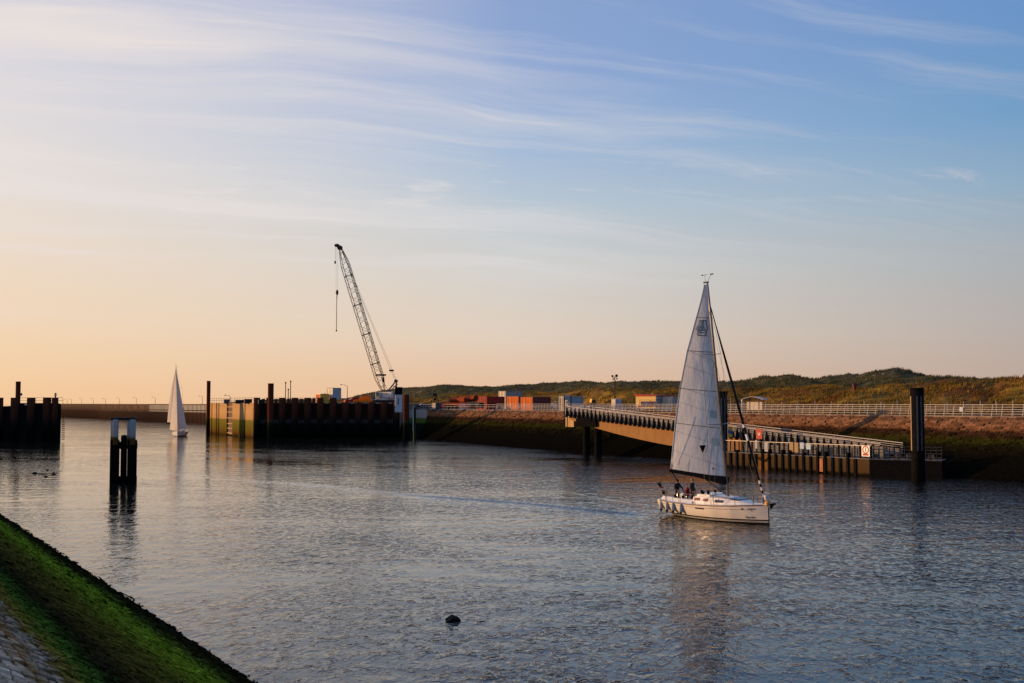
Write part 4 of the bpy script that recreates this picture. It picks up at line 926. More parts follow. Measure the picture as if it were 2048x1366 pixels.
# red service tractor with yellow cab
q = ground(1179, 240); o = thing('service_tractor', 'red tractor with yellow cab roof behind the gangway start', 'tractor', q, R(15))
MB().prism([(-1.5, -.5, .6), (.2, -.5, .6), (.2, -.5, 1.3), (-1.4, -.5, 1.2)], (0, 1.0, 0)).build('bonnet', RED, o, bevel=.05)
MB().box((.7, 0, 1.15), (1.3, 1.5, 0.5)).build('fender', RED, o, bevel=.1)
MB().prism([(.1, -.65, 1.4), (1.3, -.65, 1.4), (1.15, -.65, 2.35), (.3, -.65, 2.35)], (0, 1.3, 0)).build('cab', YELLOW, o, bevel=.05); MB().prism([(.22, -.66, 1.55), (1.15, -.66, 1.55), (1.05, -.66, 2.15), (.38, -.66, 2.15)], (0, .01, 0)).build('window', GLASS, o)
for x, r in ((-1.0, .42), (.75, .75)):
    for s in (-1, 1): MB().cyl((x, s * .6, r), (x, s * .95, r), r, n=16).build('wheel', BLACK, o)
q = ground(1110, 232); o = thing('road_works_sign', 'round cream road sign low behind the slanted railing', 'sign', q); MB().lathe((0, 0, 1.0), [(.45, 0), (.45, .04)], n=18, axis=(0, -1, 0)).build('disc', CREAM, o); MB().box((0, .03, .45), (.07, .05, .9)).build('post', GALV, o); MB().box((0, .05, .04), (.6, .4, .08)).build('foot', DARK, o)

# hut, boards, floodlight, barriers
YH = 206; q = ground(1309, YH); hut = thing('site_hut', 'yellow lit hut with red roof edge behind the gangway', 'hut', q, R(46))
MB().box((0, 0, 1.35), (5.0, 4.4, 2.7)).build('wall', BLUEGREY, hut)
MB().box((-2.53, 0, 1.35), (0.06, 4.4, 2.66)).build('end_wall', mat('hut_sunlit_yellow', (0.72, 0.50, 0.16), 0.6, c2=(0.64, 0.42, 0.13), nscale=2), hut)  # yellow end and blue-grey side paint the lit and shaded walls
for k in range(10): MB().box((-2.57, -2.0 + k * .44, 1.35), (.03, .05, 2.6)).build('cladding_rib', mat('hut_sunlit_yellow_rib', (0.66, 0.44, 0.14), 0.6), hut)
rf = MB().hexa([Vector(v) for v in ((-2.75, -2.4, 2.7), (2.75, -2.4, 2.7), (2.75, 2.4, 2.7), (-2.75, 2.4, 2.7), (-2.75, -2.4, 2.86), (2.75, -2.4, 2.86), (2.75, 2.4, 3.05), (-2.75, 2.4, 3.05))]).build('roof', REDP, hut)
MB().box((0.3, -2.23, 1.6), (1.1, .06, .95)).build('window', GLASS, hut); MB().box((1.9, -2.23, 1.05), (.9, .05, 2.0)).build('door', DARK, hut)
for k in range(4): MB().box((0, -2.22, .5 + k * .55), (5.0, .03, .05)).build('board_joint', GREYP, hut)
MB().box((2.55, -2.25, 1.35), (.12, .12, 2.7)).build('corner_trim', REDP, hut)
q = ground(1350, 205); o = container('pale site cabin partly hidden by the large sail', q, (5, 2.5, 2.6), R(46), mat('pale_pink_cabin', (0.48, 0.40, 0.38), 0.6, c2=(0.4, 0.34, 0.32)), CREAM, 'site_cabin', 'cabin', 6)
for px, m, lb in ((1226.5, mat('board_white', (0.68, 0.62, 0.58), 0.6, c2=(0.6, 0.54, 0.5)), 'left of the two notched information boards'), (1238, mat('board_shade_blue', (0.34, 0.42, 0.58), 0.6, c2=(0.3, 0.37, 0.5)), 'right of the two notched information boards')):  # blue of the second board is shade put into its colour
    q = ground(px, 200); o = thing('information_board', lb, 'board', q, R(-42) if px < 1230 else R(12)); pts = [(-.42, 0), (.42, 0), (.42, 2.0), (.24, 2.0), (.22, 1.78), (.12, 1.78), (.10, 2.0), (-.10, 2.0), (-.12, 1.78), (-.22, 1.78), (-.24, 2.0), (-.42, 2.0)]
    MB().prism([(x, 0, z + .25) for x, z in pts], (0, .08, 0)).build('panel', m, o)
    for k in range(6): MB().box((random.uniform(-.06, .06), -.012, .55 + k * .2), (random.uniform(.4, .66), .012, .05)).build('printed_line', REDP if k in (0, 3) else GREYP, o)
    for s in (-1, 1): MB().box((s * .38, .06, .15), (.07, .07, .32)).build('foot', DARK, o)
q = ground(1229.5, 208); o = thing('floodlight_mast', 'tall mast with a cluster of floodlights behind the notched boards', 'lamp post', q)
ht = at(1229, 754, 208).z - CZ
MB().cyl((0, 0, 0), (0, 0, ht), .12, .08, n=8).build('column', DARK, o); MB().bar((-.45, 0, ht), (.45, 0, ht), .08).build('crossbar', DARK, o)
for x, z, r in ((-.42, .18, .2), (.3, .25, .25), (-.3, -.35, .14), (.38, -.32, .14)):
    fl = MB().lathe((x, -.1, ht + z), [(r * .5, .22), (r, 0), (r, -.06)], n=12, axis=(0.2, 1, .4)).build('floodlight', DARK, o); MB().bar((x, 0, ht), (x, -.02, ht + z), .05).build('bracket', DARK, fl)
for i, (px, m, lb) in enumerate(((1283, REDP, 'red and white barrier left of the banner fence'), (1299, REDP, 'red and white barrier under the red banner'), (1314, REDP, 'red and white barrier right of the banner fence'), (1328, BLUEGREY, 'blue grey barrier beside the sail leech'), (1338, BLUEGREY, 'second blue grey barrier beside the sail leech'))):
    q = ground(px, 190 + 2 * (i % 2)); o = thing('site_barrier', lb, 'barrier', q, R(5), 'barriers behind the gangway')
    for z in (.25, .6, .95): MB().box((0, 0, z), (1.05, .05, .16)).build('plank', m if z != .6 else WHITE, o)
    for s in (-1, 1): MB().box((s * .5, 0, .55), (.07, .07, 1.1)).build('post', m, o); MB().box((s * .5, 0, .03), (.1, .5, .06)).build('foot', DARK, o)
q = ground(1298, 196); o = thing('banner_fence', 'mesh fence panel with a red printed banner before the hut', 'fence', q, R(4))
MB().box((0, 0, 1.35), (2.9, .03, .85)).build('banner', mat('banner_red', (0.62, 0.40, 0.36), 0.7, c2=(0.52, 0.05, 0.04), nscale=1.6, stretch=(1, 1, 2.2), lohi=(.42, .56)), o)
for z in (.1, 2.0): MB().bar((-1.6, 0, z), (1.9, 0, z), .05).build('rail', DARK, o)
for x in (-1.6, .2, 1.9): MB().bar((x, .02, 0), (x, .02, 2.0), .05).build('post', DARK, o)
# shelter with curved roof
q = ground(1508.5, 172); sh = thing('information_shelter', 'small shelter with arched roof and glowing cream panels', 'shelter', q, R(-38))
for x, wd in ((-1.02, .44), (0, 1.3), (1.04, .44)):
    fr = MB().box((x, 0, 1.05), (wd + .08, .12, 1.32)).build('panel_frame', TEAK, sh); MB().box((x, -.07, 1.05), (wd - .04, .03, 1.18)).build('panel', CREAM, fr)
for x in (-1.26, -.73, .73, 1.26): MB().box((x, .02, .9), (.1, .14, 1.8)).build('post', TEAK, sh)
arc = [(-1.75 + 3.5 * t, 1.95 + .42 * math.sin(math.pi * t)) for t in [k / 12 for k in range(13)]]
mb = MB(); mb.loft([[Vector((x, y, z)), Vector((x, y, z + .08))] for x, z in arc for y in (-.9,)], closed=False)
mb = MB(); mb.loft([[Vector((x, -.9, z)), Vector((x, -.9, z + .08)), Vector((x, .9, z + .08)), Vector((x, .9, z))] for x, z in arc]); mb.build('roof', GALV, sh)
for x in (-.8, .8): MB().bar((x, 0, 1.75), (x, 0, 2.15), .1).build('strut', DARK, sh)
for px, hh, lb in ((1483.5, 1.75, 'taller of two slim bollard posts left of the shelter'), (1487, 1.35, 'shorter of two slim bollard posts left of the shelter')):
    q = ground(px, 168); o = thing('slim_post', lb, 'post', q); MB().cyl((0, 0, 0), (0, 0, hh), .09, n=10).build('shaft', GALV, o); MB().lathe((0, 0, hh), [(.12, 0), (.12, .15), (.04, .2)], n=10).build('cap', WHITE, o); MB().cyl((0, 0, hh * .5), (0, 0, hh * .5 + .15), .1, n=10).build('band', RED, o)
q = ground(1456, 172); o = thing('goal_frame', 'slim steel frame right of the dark pile behind the mast', 'frame', q)
for s in (-1, 1): MB().bar((s * .35, 0, 0), (s * .35, 0, 2.1), .07).build('post', GALV, o)
MB().bar((-.38, 0, 2.1), (.38, 0, 2.1), .07).build('crossbar', GALV, o)
# dune fence, marker, slab
us = [(px, 797) for px in range(1540, 2120, 33)]
fpts = []
for px in range(1530, 2140, 33):
    u = (px - 1024) / FPX; Y = float(dune_start(np.array(u))) + 3.0; fpts.append(Vector((u * Y, Y, float(dune_z(np.array(u), np.array(Y))) - .1)))
df = thing('dune_fence', 'thin wire fence with slender posts along the dune foot', 'fence', fpts[0])
for i, p in enumerate(fpts): MB().bar((p.x, p.y, p.z), (p.x + random.uniform(-.06, .06), p.y, p.z + 1.75 + random.uniform(-.12, .12)), .07).build('post', GALV, df, world=True)
for z in (.7, 1.3): MB().path([p + Vector((0, 0, z)) for p in fpts], .008, n=4).build('wire', GALV, df, world=True)
def dune_pt(px, dY):
    u = (px - 1024) / FPX; Y = float(dune_start(np.array(u))) + dY; return Vector((u * Y, Y, float(dune_z(np.array(u), np.array(Y)))))
q = dune_pt(1708.5, 24); o = thing('marker_pillar', 'short red brown pillar standing on the dune front', 'pillar', q); MB().box((0, 0, .3), (.42, .42, 1.3)).build('shaft', DRED, o, bevel=.03); MB().box((0, 0, 1.0), (.55, .55, .14)).build('cap', DRED, o)

# ---- promenade railings on the crest
def crest_px(px, off=0.35):
    best = None
    Dc = poly_len([Vector(c) for c in CR])
    for k in range(1200):
        p, d = poly_at(CR, Dc[-1] * k / 1200, Dc); e = abs(1024 + FPX * p.x / p.y - px)
        if best is None or e < best[0]: best = (e, p, d)
    p, d = best[1], best[2]; return Vector((p.x + d.y * off, p.y - d.x * off, CZ))
inl = Vector((0.79, 0.6, 0))
rp1 = [crest_px(px) for px in (2200, 2100, 2000, 1850, 1700, 1560, 1420, 1300, 1180, 1080, 1030, 988)]
railing('promenade_railing', 'long five bar railing with slanted posts along the embankment crest', rp1, 1.32, 5, 1.22, 0.028, GALV, lean=Vector((.24, .18, 0)), post=.045, zs=(.25, .45, .62, .8, 1.0), foot=True)
rp2 = [crest_px(px, 1.2) for px in (984, 930, 880, 832)]
railing('steel_fence', 'upright two bar steel fence before the rusty pipes', rp2, 1.15, 2, 1.9, 0.03, GALV, zs=(.62, 1.0))
p = crest_px(1916); o = thing('railing_sign', 'small white sign tied to the promenade railing', 'sign', p + Vector((-.05, -.08, .5))); MB().box((0.05, -.02, .3), (.36, .03, .5), R(-40)).build('plate', WHITE, o); MB().box((.05, .02, .3), (.5, .02, .05), R(-40)).build('clamp', GALV, o)
# lamps and masts behind the dock
lamp_post('lamp post with curved arm between raised cabin and crane', ground(695, 285, 7.4), 4.2, 1.0)
for px, hh, lb in ((571.5, 3.6, 'left tall thin mast with round head above the dark dock wall'), (581.5, 3.9, 'right tall thin mast with round head above the dark dock wall'), (577, 2.1, 'short thin mast between the two tall ones')):
    q = ground(px, 262, 7.5); o = thing('signal_mast', lb, 'mast', q); MB().cyl((0, 0, 0), (0, 0, hh + .9), .09, n=8).build('pole', DARK, o); MB().cyl((0, 0, hh + .9), (0, 0, hh + 1.2), .17, n=10).build('lamp', DARK, o); MB().box((0, 0, .1), (.4, .4, .2)).build('base', GREYP, o)
lamp_post('small lamp with bent arm above the timber fender', ground(461, 268, 7.5), 1.6, 0.6)

# ================================================================== GANGWAY AND PONTOON
S0 = Vector((9.6, 171.5, 5.95)); E0 = Vector((40.6, 125.0, 2.15)); gd = (E0 - S0); gh = Vector((gd.x, gd.y, 0)).normalized(); Lg = Vector((gd.x, gd.y, 0)).length
gn = Vector((gh.y, -gh.x, 0)); gn = gn if gn.x < 0 else -gn         # towards the channel
gw = thing('gangway_bridge', 'long ochre girder gangway sloping down to the pontoon', 'bridge', S0)
def G(t, side=0.0, z=0.0): return S0 + gd * t + gn * side + Vector((0, 0, z))
WB = 1.5
for sgn, nm in ((1, 'girder'), (-1, 'girder')):
    top, bot = [], []
    for k in range(25):
        t = k / 24; dpt = 0.55 + 1.75 * math.sin(math.pi * min(1, max(0, t * 1.08))) ** 0.8 if t < .93 else .6
        top.append(G(t, sgn * WB, -0.12)); bot.append(G(t, sgn * WB, -0.12 - dpt))
    th = gn * 0.12
    MB().loft([[a, b, b - th * sgn, a - th * sgn] for a, b in zip(top, bot)]).build(nm, OCHRE, gw, world=True)
dk = MB(); dk.hexa([G(0, WB + .25, -.10), G(1, WB + .25, -.10), G(1, -WB - .25, -.10), G(0, -WB - .25, -.10), G(0, WB + .25, .05), G(1, WB + .25, .05), G(1, -WB - .25, .05), G(0, -WB - .25, .05)]); dk.build('deck', GREYP, gw, world=True)
for sgn in (1, -1):
    MB().hexa([G(t, sgn * (WB + .27) + k, z) for z in (-.28, .52) for t, k in ((0, 0), (1, 0), (1, -.05 * sgn), (0, -.05 * sgn))]).build('side_panel', GREYP, gw, world=True)
    npo = 58
    for i in range(npo + 1):
        t = i / npo; p = G(t, sgn * (WB + .33)); f = MB()
        f.hexa([p + gh * a + gn * (b * sgn) + Vector((0, 0, z)) for z, wd, dp_ in ((-.42, .17, .30), (1.0, .085, .06)) for a, b in ((-wd, 0), (wd, 0), (wd, dp_), (-wd, dp_))])
        f.build('railing_fin', BLACK, gw, world=True)
    for z, r in ((1.15, .05), (.92, .03), (.70, .03)):
        MB().cyl(G(0, sgn * (WB + .32), z), G(1, sgn * (WB + .32), z), r, n=6).build('handrail', GALV, gw, world=True)
    for i in range(1, 12): MB().bar(G(i / 12, sgn * (WB + .30), .2), G(i / 12, sgn * (WB + .30), 1.15), .06).build('rail_post', GALV, gw, world=True)
# its head: abutment, cap beam and two legs
BP = thing('gangway_support', 'dark two legged support with ochre abutment under the gangway head', 'bridge support', on(1173, 911))
pc1, pc2 = on(1173, 911), on(1196, 912)
for p in (pc1, pc2): MB().cyl((p.x, p.y, -2), (p.x, p.y, 4.35), .52, n=16).build('leg', BLACK, BP, world=True)
xd = (pc2 - pc1).normalized()
MB().bar(Vector((pc1.x, pc1.y - 1.2, 4.85)) - xd * .5, Vector((pc2.x, pc2.y - 1.2, 4.85)) + xd * 1.1, 3.6, 1.2).build('cap_beam', BLACK, BP, world=True)
ab = S0 - gh * 1.0
MB().box((ab.x + .1, ab.y + .2, 4.95), (1.7, 1.9, 1.75), R(38)).build('abutment', mat('ochre_concrete', (0.50, 0.31, 0.11), .7, c2=(.42, .25, .09), nscale=1.2, streak=(.3, .17, .06)), BP, world=True, bevel=.03)
ap0 = S0 - gh * .8; ap1 = Vector((22.5, 190, 5.95))
ad = (ap1 - ap0).normalized(); an = Vector((ad.y, -ad.x, 0))
MB().hexa([v + Vector((0, 0, z)) for z in (-.5, -.02) for v in (ap0 + an * 1.8, ap1 + an * 1.8, ap1 - an * 1.8, ap0 - an * 1.8)]).build('approach_slab', GREYP, BP, world=True)
railing('approach_railing', 'railing with dark panels round the head of the gangway', [ap0 + an * 1.7 + Vector((0, 0, -.02)), ap0 - an * 1.7 + gh * -.1 + Vector((0, 0, -.02)), ap1 - an * 1.7 + Vector((0, 0, -.02))], 1.2, 3, 0.8, .03, GALV, post=.08, zs=(.4, .7, 1.0))
q = S0 - gh * 1.6 + gn * .6; o = thing('gate_portal', 'dark access portal with lamps at the head of the gangway', 'portal', q)
for s in (-.5, .5): MB().bar((s, 0, -1.8), (s, 0, 2.9), .13).build('post', DARK, o)
MB().box((0, .05, 2.35), (.85, .1, .55)).build('sign_plate', BLUEGREY, o); MB().box((0, -.02, 1.75), (.5, .08, .3)).build('card_reader', CREAM, o); MB().box((.0, -.05, 2.75), (.9, .12, .12)).build('lamp_bar', LENS, o)
# stair down the slope
st = thing('slope_stair', 'dark stair with thin handrail down the slope left of the gangway', 'stair', on(1143, 905)); s1_, s0_ = Vector((9.6, 178.5, 4.0)), Vector((6.6, 180.5, 1.2))
for k in range(14): p = s0_.lerp(s1_, k / 13); MB().box((p.x, p.y, p.z), (.45, 1.2, .12)).build('tread', BLACK, st, world=True)
for y in (-.6, .6): MB().cyl(s0_ + Vector((0, y, .9)), s1_ + Vector((0, y, .9)), .03, n=5).build('handrail', BLACK, st, world=True); MB().bar(s0_ + Vector((0, y, -.05)), s1_ + Vector((0, y, -.05)), .08, .2).build('stringer', BLACK, st, world=True)
for k in (0, 5, 9, 13): p = s0_.lerp(s1_, k / 13); MB().cyl(p + Vector((0, -.6, 0)), p + Vector((0, -.6, .9)), .025, n=5).build('baluster', BLACK, st, world=True)

# pontoon: ribbed tan face, deck, dark end section
PA, PB = on(1448, 934), on(1738, 953); pd = (PB - PA).normalized(); pn = Vector((pd.y, -pd.x, 0)); pn = pn if pn.x < 0 else -pn; Lp = (PB - PA).length
pon = thing('pontoon', 'ribbed tan landing pontoon moored below the gangway', 'pontoon', PA); DZ = 1.75
PONT = tide('pontoon_tan_tide', [(0, (0.006, 0.005, 0.004)), (.22, (0.012, 0.010, 0.007)), (.36, (0.055, 0.036, 0.017)), (2.0, (0.080, 0.053, 0.027)), (3, (.09, .06, .03))], zmax=3, wob=.12, wscale=1.5, tone=.3, bump=.01)
def Pn(s, inw, z): return PA + pd * s - pn * inw + Vector((0, 0, z))
nr = 19; xs = [0.0] + [Lp * (1 - .085) * k / nr for k in range(1, nr + 1)]
for k in range(nr):
    a, b = xs[k], xs[k + 1]; special = k in (5, 6)
    MB().hexa([Pn(s, i, z) for z in (-.6, DZ) for s, i in ((a + .10, .16), (b - .10, .16), (b - .10, 1.0), (a + .10, 1.0))]).build('face_panel', PONT if not special else mat('ochre_panel', (.17, .08, .014), .7, c2=(.12, .05, .01), nscale=1.5, spec=.1), pon, world=True)
    zt_ = DZ + random.choice((.0, .05, .6, .35, .1))
    MB().hexa([Pn(s, i, z) for z in (-.8, zt_) for s, i in ((a - .13, 0), (a + .13, 0), (a + .13, .5), (a - .13, .5))]).build('rubbing_rib', BLACK, pon, world=True)
MB().hexa([Pn(s, i, z) for z in (-.6, DZ) for s, i in ((xs[-1] + .2, .1), (Lp, .1), (Lp, 1.0), (xs[-1] + .2, 1.0))]).build('face_panel', PONT, pon, world=True)
MB().hexa([Pn(s, i, z) for z in (-.8, DZ) for s, i in ((xs[-1] - .17, -.02), (xs[-1] + .17, -.02), (xs[-1] + .17, .5), (xs[-1] - .17, .5))]).build('rubbing_rib', BLACK, pon, world=True)
MB().hexa([Pn(s, i, z) for z in (-.6, DZ - .05) for s, i in ((-.3, .9), (Lp - .02, .9), (Lp - .02, 3.4), (-.3, 3.4))]).build('hull', BLACK, pon, world=True)
MB().hexa([Pn(s, i, z) for z in (DZ, DZ + .08) for s, i in ((-.3, .12), (Lp, .12), (Lp, 3.6), (-.3, 3.6))]).build('deck', GREYP, pon, world=True)
MB().bar(Pn(xs[14] + .6, .02, .2), Pn(xs[14] + .6, .02, 1.6), .42, .12, up=-pn).build('rust_ladder_board', mat('orange_rust', (.5, .17, .03), .7, c2=(.35, .1, .02)), pon, world=True)
for k in range(5): MB().box(Pn(xs[14] + .62, -.08, .45 + k * .25), (.1, .06, .1)).build('ladder_step', CREAM, pon, world=True)
hose = [Pn(xs[5] + .3 + 1.9 * t, -.05, 1.45 - 1.0 * math.sin(math.pi * t) * .45) for t in [k / 8 for k in range(9)]]; MB().path(hose, .07, n=6).build('fender_chain', BLACK, pon, world=True)
# rail and deck gear
pr = thing('pontoon_railing', 'dark grilled railing with white top bar along the pontoon', 'railing', Pn(0, .35, DZ + .08))
for i in range(31):
    s = Lp * i / 30; MB().bar(Pn(s, .4, DZ + .08), Pn(s, .4, DZ + 1.38), .12 if i % 2 else .20, .12).build('post', DARK, pr, world=True)
MB().bar(Pn(0, .4, DZ + 1.40), Pn(Lp, .4, DZ + 1.40), .09, .06).build('top_rail', GALV, pr, world=True)
for z in (.3, .55, .8, 1.05): MB().cyl(Pn(0, .4, DZ + z), Pn(Lp, .4, DZ + z), .022, n=5).build('rail', GREYP, pr, world=True)
MB().hexa([Pn(s, i, z) for z in (DZ + .1, DZ + 1.25) for s, i in ((0.2, 2.9), (Lp - .5, 2.9), (Lp - .5, 3.0), (.2, 3.0))]).build('rear_screen', GREYP, pr, world=True)
def plate(name, label, cat, px, y0, y1, wpx, m, off=.1, frame=None, px_post=True):
    u = (px - 1024) / FPX; n0 = PA + pn * off; s = (u * n0.y - n0.x) / (pd.x - u * pd.y); base = n0 + pd * s
    zt, zb = at(px, y0, base.y).z, at(px, y1, base.y).z; wd = wpx * base.y / FPX / max(.35, abs(pd.x) + abs(pd.y) * abs(u)); o = thing(name, label, cat, (base.x, base.y, zb), math.atan2(pd.y, pd.x))
    return o, wd, zt - zb, base
def on_pont(name, label, cat, px, y0, y1, wpx, m, off=-.30, back=None):
    o, wd, hh, b = plate(name, label, cat, px, y0, y1, wpx, m, off); MB().box((0, 0, hh / 2), (wd, .05, hh)).build('panel', m, o, bevel=.01); MB().box((0, .05, hh / 2), (wd * .15, .05, hh * 1.0)).build('bracket', DARK, o); return o, wd, hh
o, wd, hh = on_pont('lifebuoy_case', 'red lifebuoy case with white mark on the pontoon rail', 'lifebuoy', 1517, 857, 878, 12, RED, .05)
MB().box((-wd * .14, -.035, hh * .5), (.05, .02, hh * .26)).build('white_mark', WHITE, o); MB().box((wd * .0, -.035, hh * .39), (wd * .3, .02, .05)).build('white_mark', WHITE, o); MB().box((wd * .14, -.035, hh * .5), (.05, .02, hh * .26)).build('white_mark', WHITE, o)
MB().box((0, .05, -.4), (.1, .06, 1.0)).build('post', DARK, o)
o, wd, hh = on_pont('notice_board', 'narrow pale notice board left on the pontoon rail', 'sign', 1531, 885, 903, 7, BLUEGREY, .05); MB().box((0, -.03, hh * .5), (wd * .75, .02, hh * .85)).build('print', mat('pale_print', (.33, .35, .45), .6, c2=(.22, .24, .34), nscale=6), o)
on_pont('life_jacket_box', 'white upright box hanging on the pontoon rail', 'box', 1511, 880, 897, 4.5, mat('pale_grey', (.30, .31, .34), .6, c2=(.24, .25, .28)), .08)
on_pont('screen_panel', 'left of two tan screen panels on the pontoon rail', 'panel', 1581, 884, 904, 8, TAN, -.25); on_pont('screen_panel', 'right of two tan screen panels on the pontoon rail', 'panel', 1591, 885, 905, 8, TAN, -.25)
on_pont('blue_cabinet', 'left brighter blue cabinet on the pontoon', 'cabinet', 1602, 885, 898, 8, BLUE, -.2); on_pont('blue_cabinet', 'right paler blue cabinet on the pontoon', 'cabinet', 1615, 887, 899, 9, mat('pale_blue', (.25, .42, .55), .5, c2=(.2, .36, .48)), -.2)
o, wd, hh = on_pont('speed_sign', 'white sign with red ring and number 1 at the pontoon corner', 'sign', 1729, 891, 913, 16, WHITE, .12)
mb = MB(); n = 24; ro, ri = wd * .40, wd * .30; cz_ = hh * .62
mb.loft([[Vector((r_ * math.cos(2 * math.pi * k / n), y_, cz_ + r_ * math.sin(2 * math.pi * k / n))) for k in range(n)] for r_, y_ in ((ro, -.03), (ro, -.045), (ri, -.045), (ri, -.03))], caps=False); mb.build('red_ring', RED, o)
MB().box((0, -.035, hh * .17), (wd * .7, .02, hh * .17)).build('red_plate', RED, o)
text_mesh('1', wd * .62, BLACK, 'number', o, Matrix.Translation((0, -.04, cz_)) @ Matrix.Rotation(R(90), 4, 'X'))
# end section, its shade put into a near-black hull colour
PE = PB + Vector((.88, -.47, 0)) * 7.2; qd = (PE - PB).normalized(); qn = Vector((-qd.y, qd.x, 0))
pe = thing('pontoon_end', 'shade-blackened end pontoon with dim railings beside the large pile', 'pontoon', PB)
MB().hexa([v + Vector((0, 0, z)) for z in (-.8, DZ) for v in (PB + qd * .05, PE, PE + qn * 3.2, PB + qd * .05 + qn * 3.2)]).build('hull', BLACK, pe, world=True)
MB().hexa([v + Vector((0, 0, z)) for z in (DZ, DZ + .07) for v in (PB - qn * .06 + qd * .05, PE - qn * .06, PE + qn * 3.2, PB + qd * .05 + qn * 3.2)]).build('deck', GREYP, pe, world=True)
for i in range(15):
    p = PB + (PE - PB) * (i / 14) + qn * .15 + Vector((0, 0, DZ + .07)); MB().bar(p, p + Vector((0, 0, 1.35)), .07).build('rail_post', DARK, pe, world=True)
for z in (.35, .7, 1.05, 1.38): MB().cyl(PB + qd * .1 + qn * .15 + Vector((0, 0, DZ + z)), PE + qn * .15 + Vector((0, 0, DZ + z)), .025, n=5).build('rail', GREYP, pe, world=True)
for i in range(6): p = PB + (PE - PB) * (.1 + i * .15) + qn * .3; MB().box((p.x, p.y, DZ + .35), (.55, .08, .5), math.atan2(qd.y, qd.x)).build('pale_board', GREYP, pe, world=True)
# big guide piles
def guide_pile(label, p, r, ztop):
    o = thing('guide_pile', label, 'pile', (p.x, p.y, -2)); MB().cyl((0, 0, 0), (0, 0, ztop + 2), r, n=24).build('tube', BLACK, o, smooth=True)
    MB().lathe((0, 0, ztop + 1.86), [(r + .04, 0), (r + .04, .14), (r - .1, .16)], n=24).build('cap', BLACK, o)
    for a in (-168, -110, -75):
        x, y = math.cos(R(a)), math.sin(R(a)); MB().bar(Vector((x * (r + .02), y * (r + .02), 5.0)), Vector((x * (r + .02), y * (r + .02), ztop + 1.2)), .16, .05, up=(x, y, 0)).build('wear_and_lit_strip', TAN if a == -168 else mat('worn_steel', (.055, .065, .08), .5, c2=(.035, .04, .05)), o)  # leftmost tan strip paints the sunlit edge; the others are worn steel
    return o
p = on(1837, 963); guide_pile('large black guide pile with pale strips at the pontoon end', p, .64, at(1835, 776, p.y).z)
p = on(1446, 932); guide_pile('black guide pile rising behind the large sail mast', p, .60, at(1446, 783, p.y).z)
p = on(1452, 934); o = thing('striped_flag', 'yellow and blue flag behind the large sail mast', 'flag', (p.x + .15, p.y - .6, 3.3)); 
MB().cyl((0, 0, -1.5), (0, 0, 1.9), .025, n=6).build('staff', GALV, o)
for k, m in enumerate((YELLOW, mat('flag_blue', (.05, .08, .3), .8), YELLOW)): MB().add([(0.02, 0, .3 + k * .4), (.55, .05, .22 + k * .4), (.55, .05, .6 + k * .4), (.02, 0, .7 + k * .4)], [(0, 1, 2, 3)]).build('stripe', m, o)

# ================================================================== SAILING YACHTS
def sail_mat(name, c, c2, trans):
    m, t, b, o = new_mat(name)
    pos = t.node('ShaderNodeNewGeometry').outputs['Position']
    n = t.noise(t.mapping(pos, (1, 1, .5)), 1.1, 5, .6); cc = t.mix(t.maprange(n, .35, .7), c, c2)
    t.put(b.inputs['Base Color'], cc); b.inputs['Roughness'].default_value = .6; b.inputs['Specular IOR Level'].default_value = .25
    bn = t.node('ShaderNodeBump'); bn.inputs['Distance'].default_value = .06; t.put(bn.inputs['Height'], t.noise(t.mapping(pos, (1, 1, .35)), 1.6, 4, .55)); t.l.new(bn.outputs[0], b.inputs['Normal'])
    tr = t.node('ShaderNodeBsdfTranslucent'); t.put(tr.inputs[0], cc); ms = t.node('ShaderNodeMixShader'); ms.inputs[0].default_value = trans
    t.l.new(b.outputs[0], ms.inputs[1]); t.l.new(tr.outputs[0], ms.inputs[2]); t.l.new(ms.outputs[0], o.inputs[0]); return m
SAIL = sail_mat('sailcloth', (.72, .73, .74), (.63, .64, .655), .25)
SAIL2 = sail_mat('sailcloth_warm', (.62, .60, .58), (.55, .52, .5), .35)

def hull_paint():
    m, t, b, o = new_mat('hull_paint')
    tco = t.node('ShaderNodeTexCoord').outputs['Object']; s = t.node('ShaderNodeSeparateXYZ'); t.put(s.inputs[0], tco)
    z = s.outputs[2]
    top = t.mix(t.maprange(t.noise(tco, 1.2, 4), .35, .7), (.68, .645, .60), (.62, .585, .54))
    c = t.ramp(t.math('ADD', z, .5), [(0, (.01, .01, .012)), (.565, (.55, .53, .5)), (.595, (.012, .012, .014)), (.625, (.55, .53, .5)), (.655, (.008, .008, .012)), (.745, (1, 1, 1))], 'CONSTANT')
    c = t.mix(t.maprange(z, .2449, .2451), c, top)
    t.put(b.inputs['Base Color'], c); b.inputs['Roughness'].default_value = .22; b.inputs['Coat Weight'].default_value = .3
    return m
HULLP = hull_paint()
TT = [0, .1, .2, .4, .6, .75, .87, .95, 1.0]
HB = [.80, .88, .94, 1.0, .93, .74, .45, .20, .015]; HS = [1.05, 1.01, .99, .99, 1.03, 1.09, 1.15, 1.19, 1.22]; HK = [.18, .0, -.18, -.45, -.5, -.45, -.36, -.3, -.28]
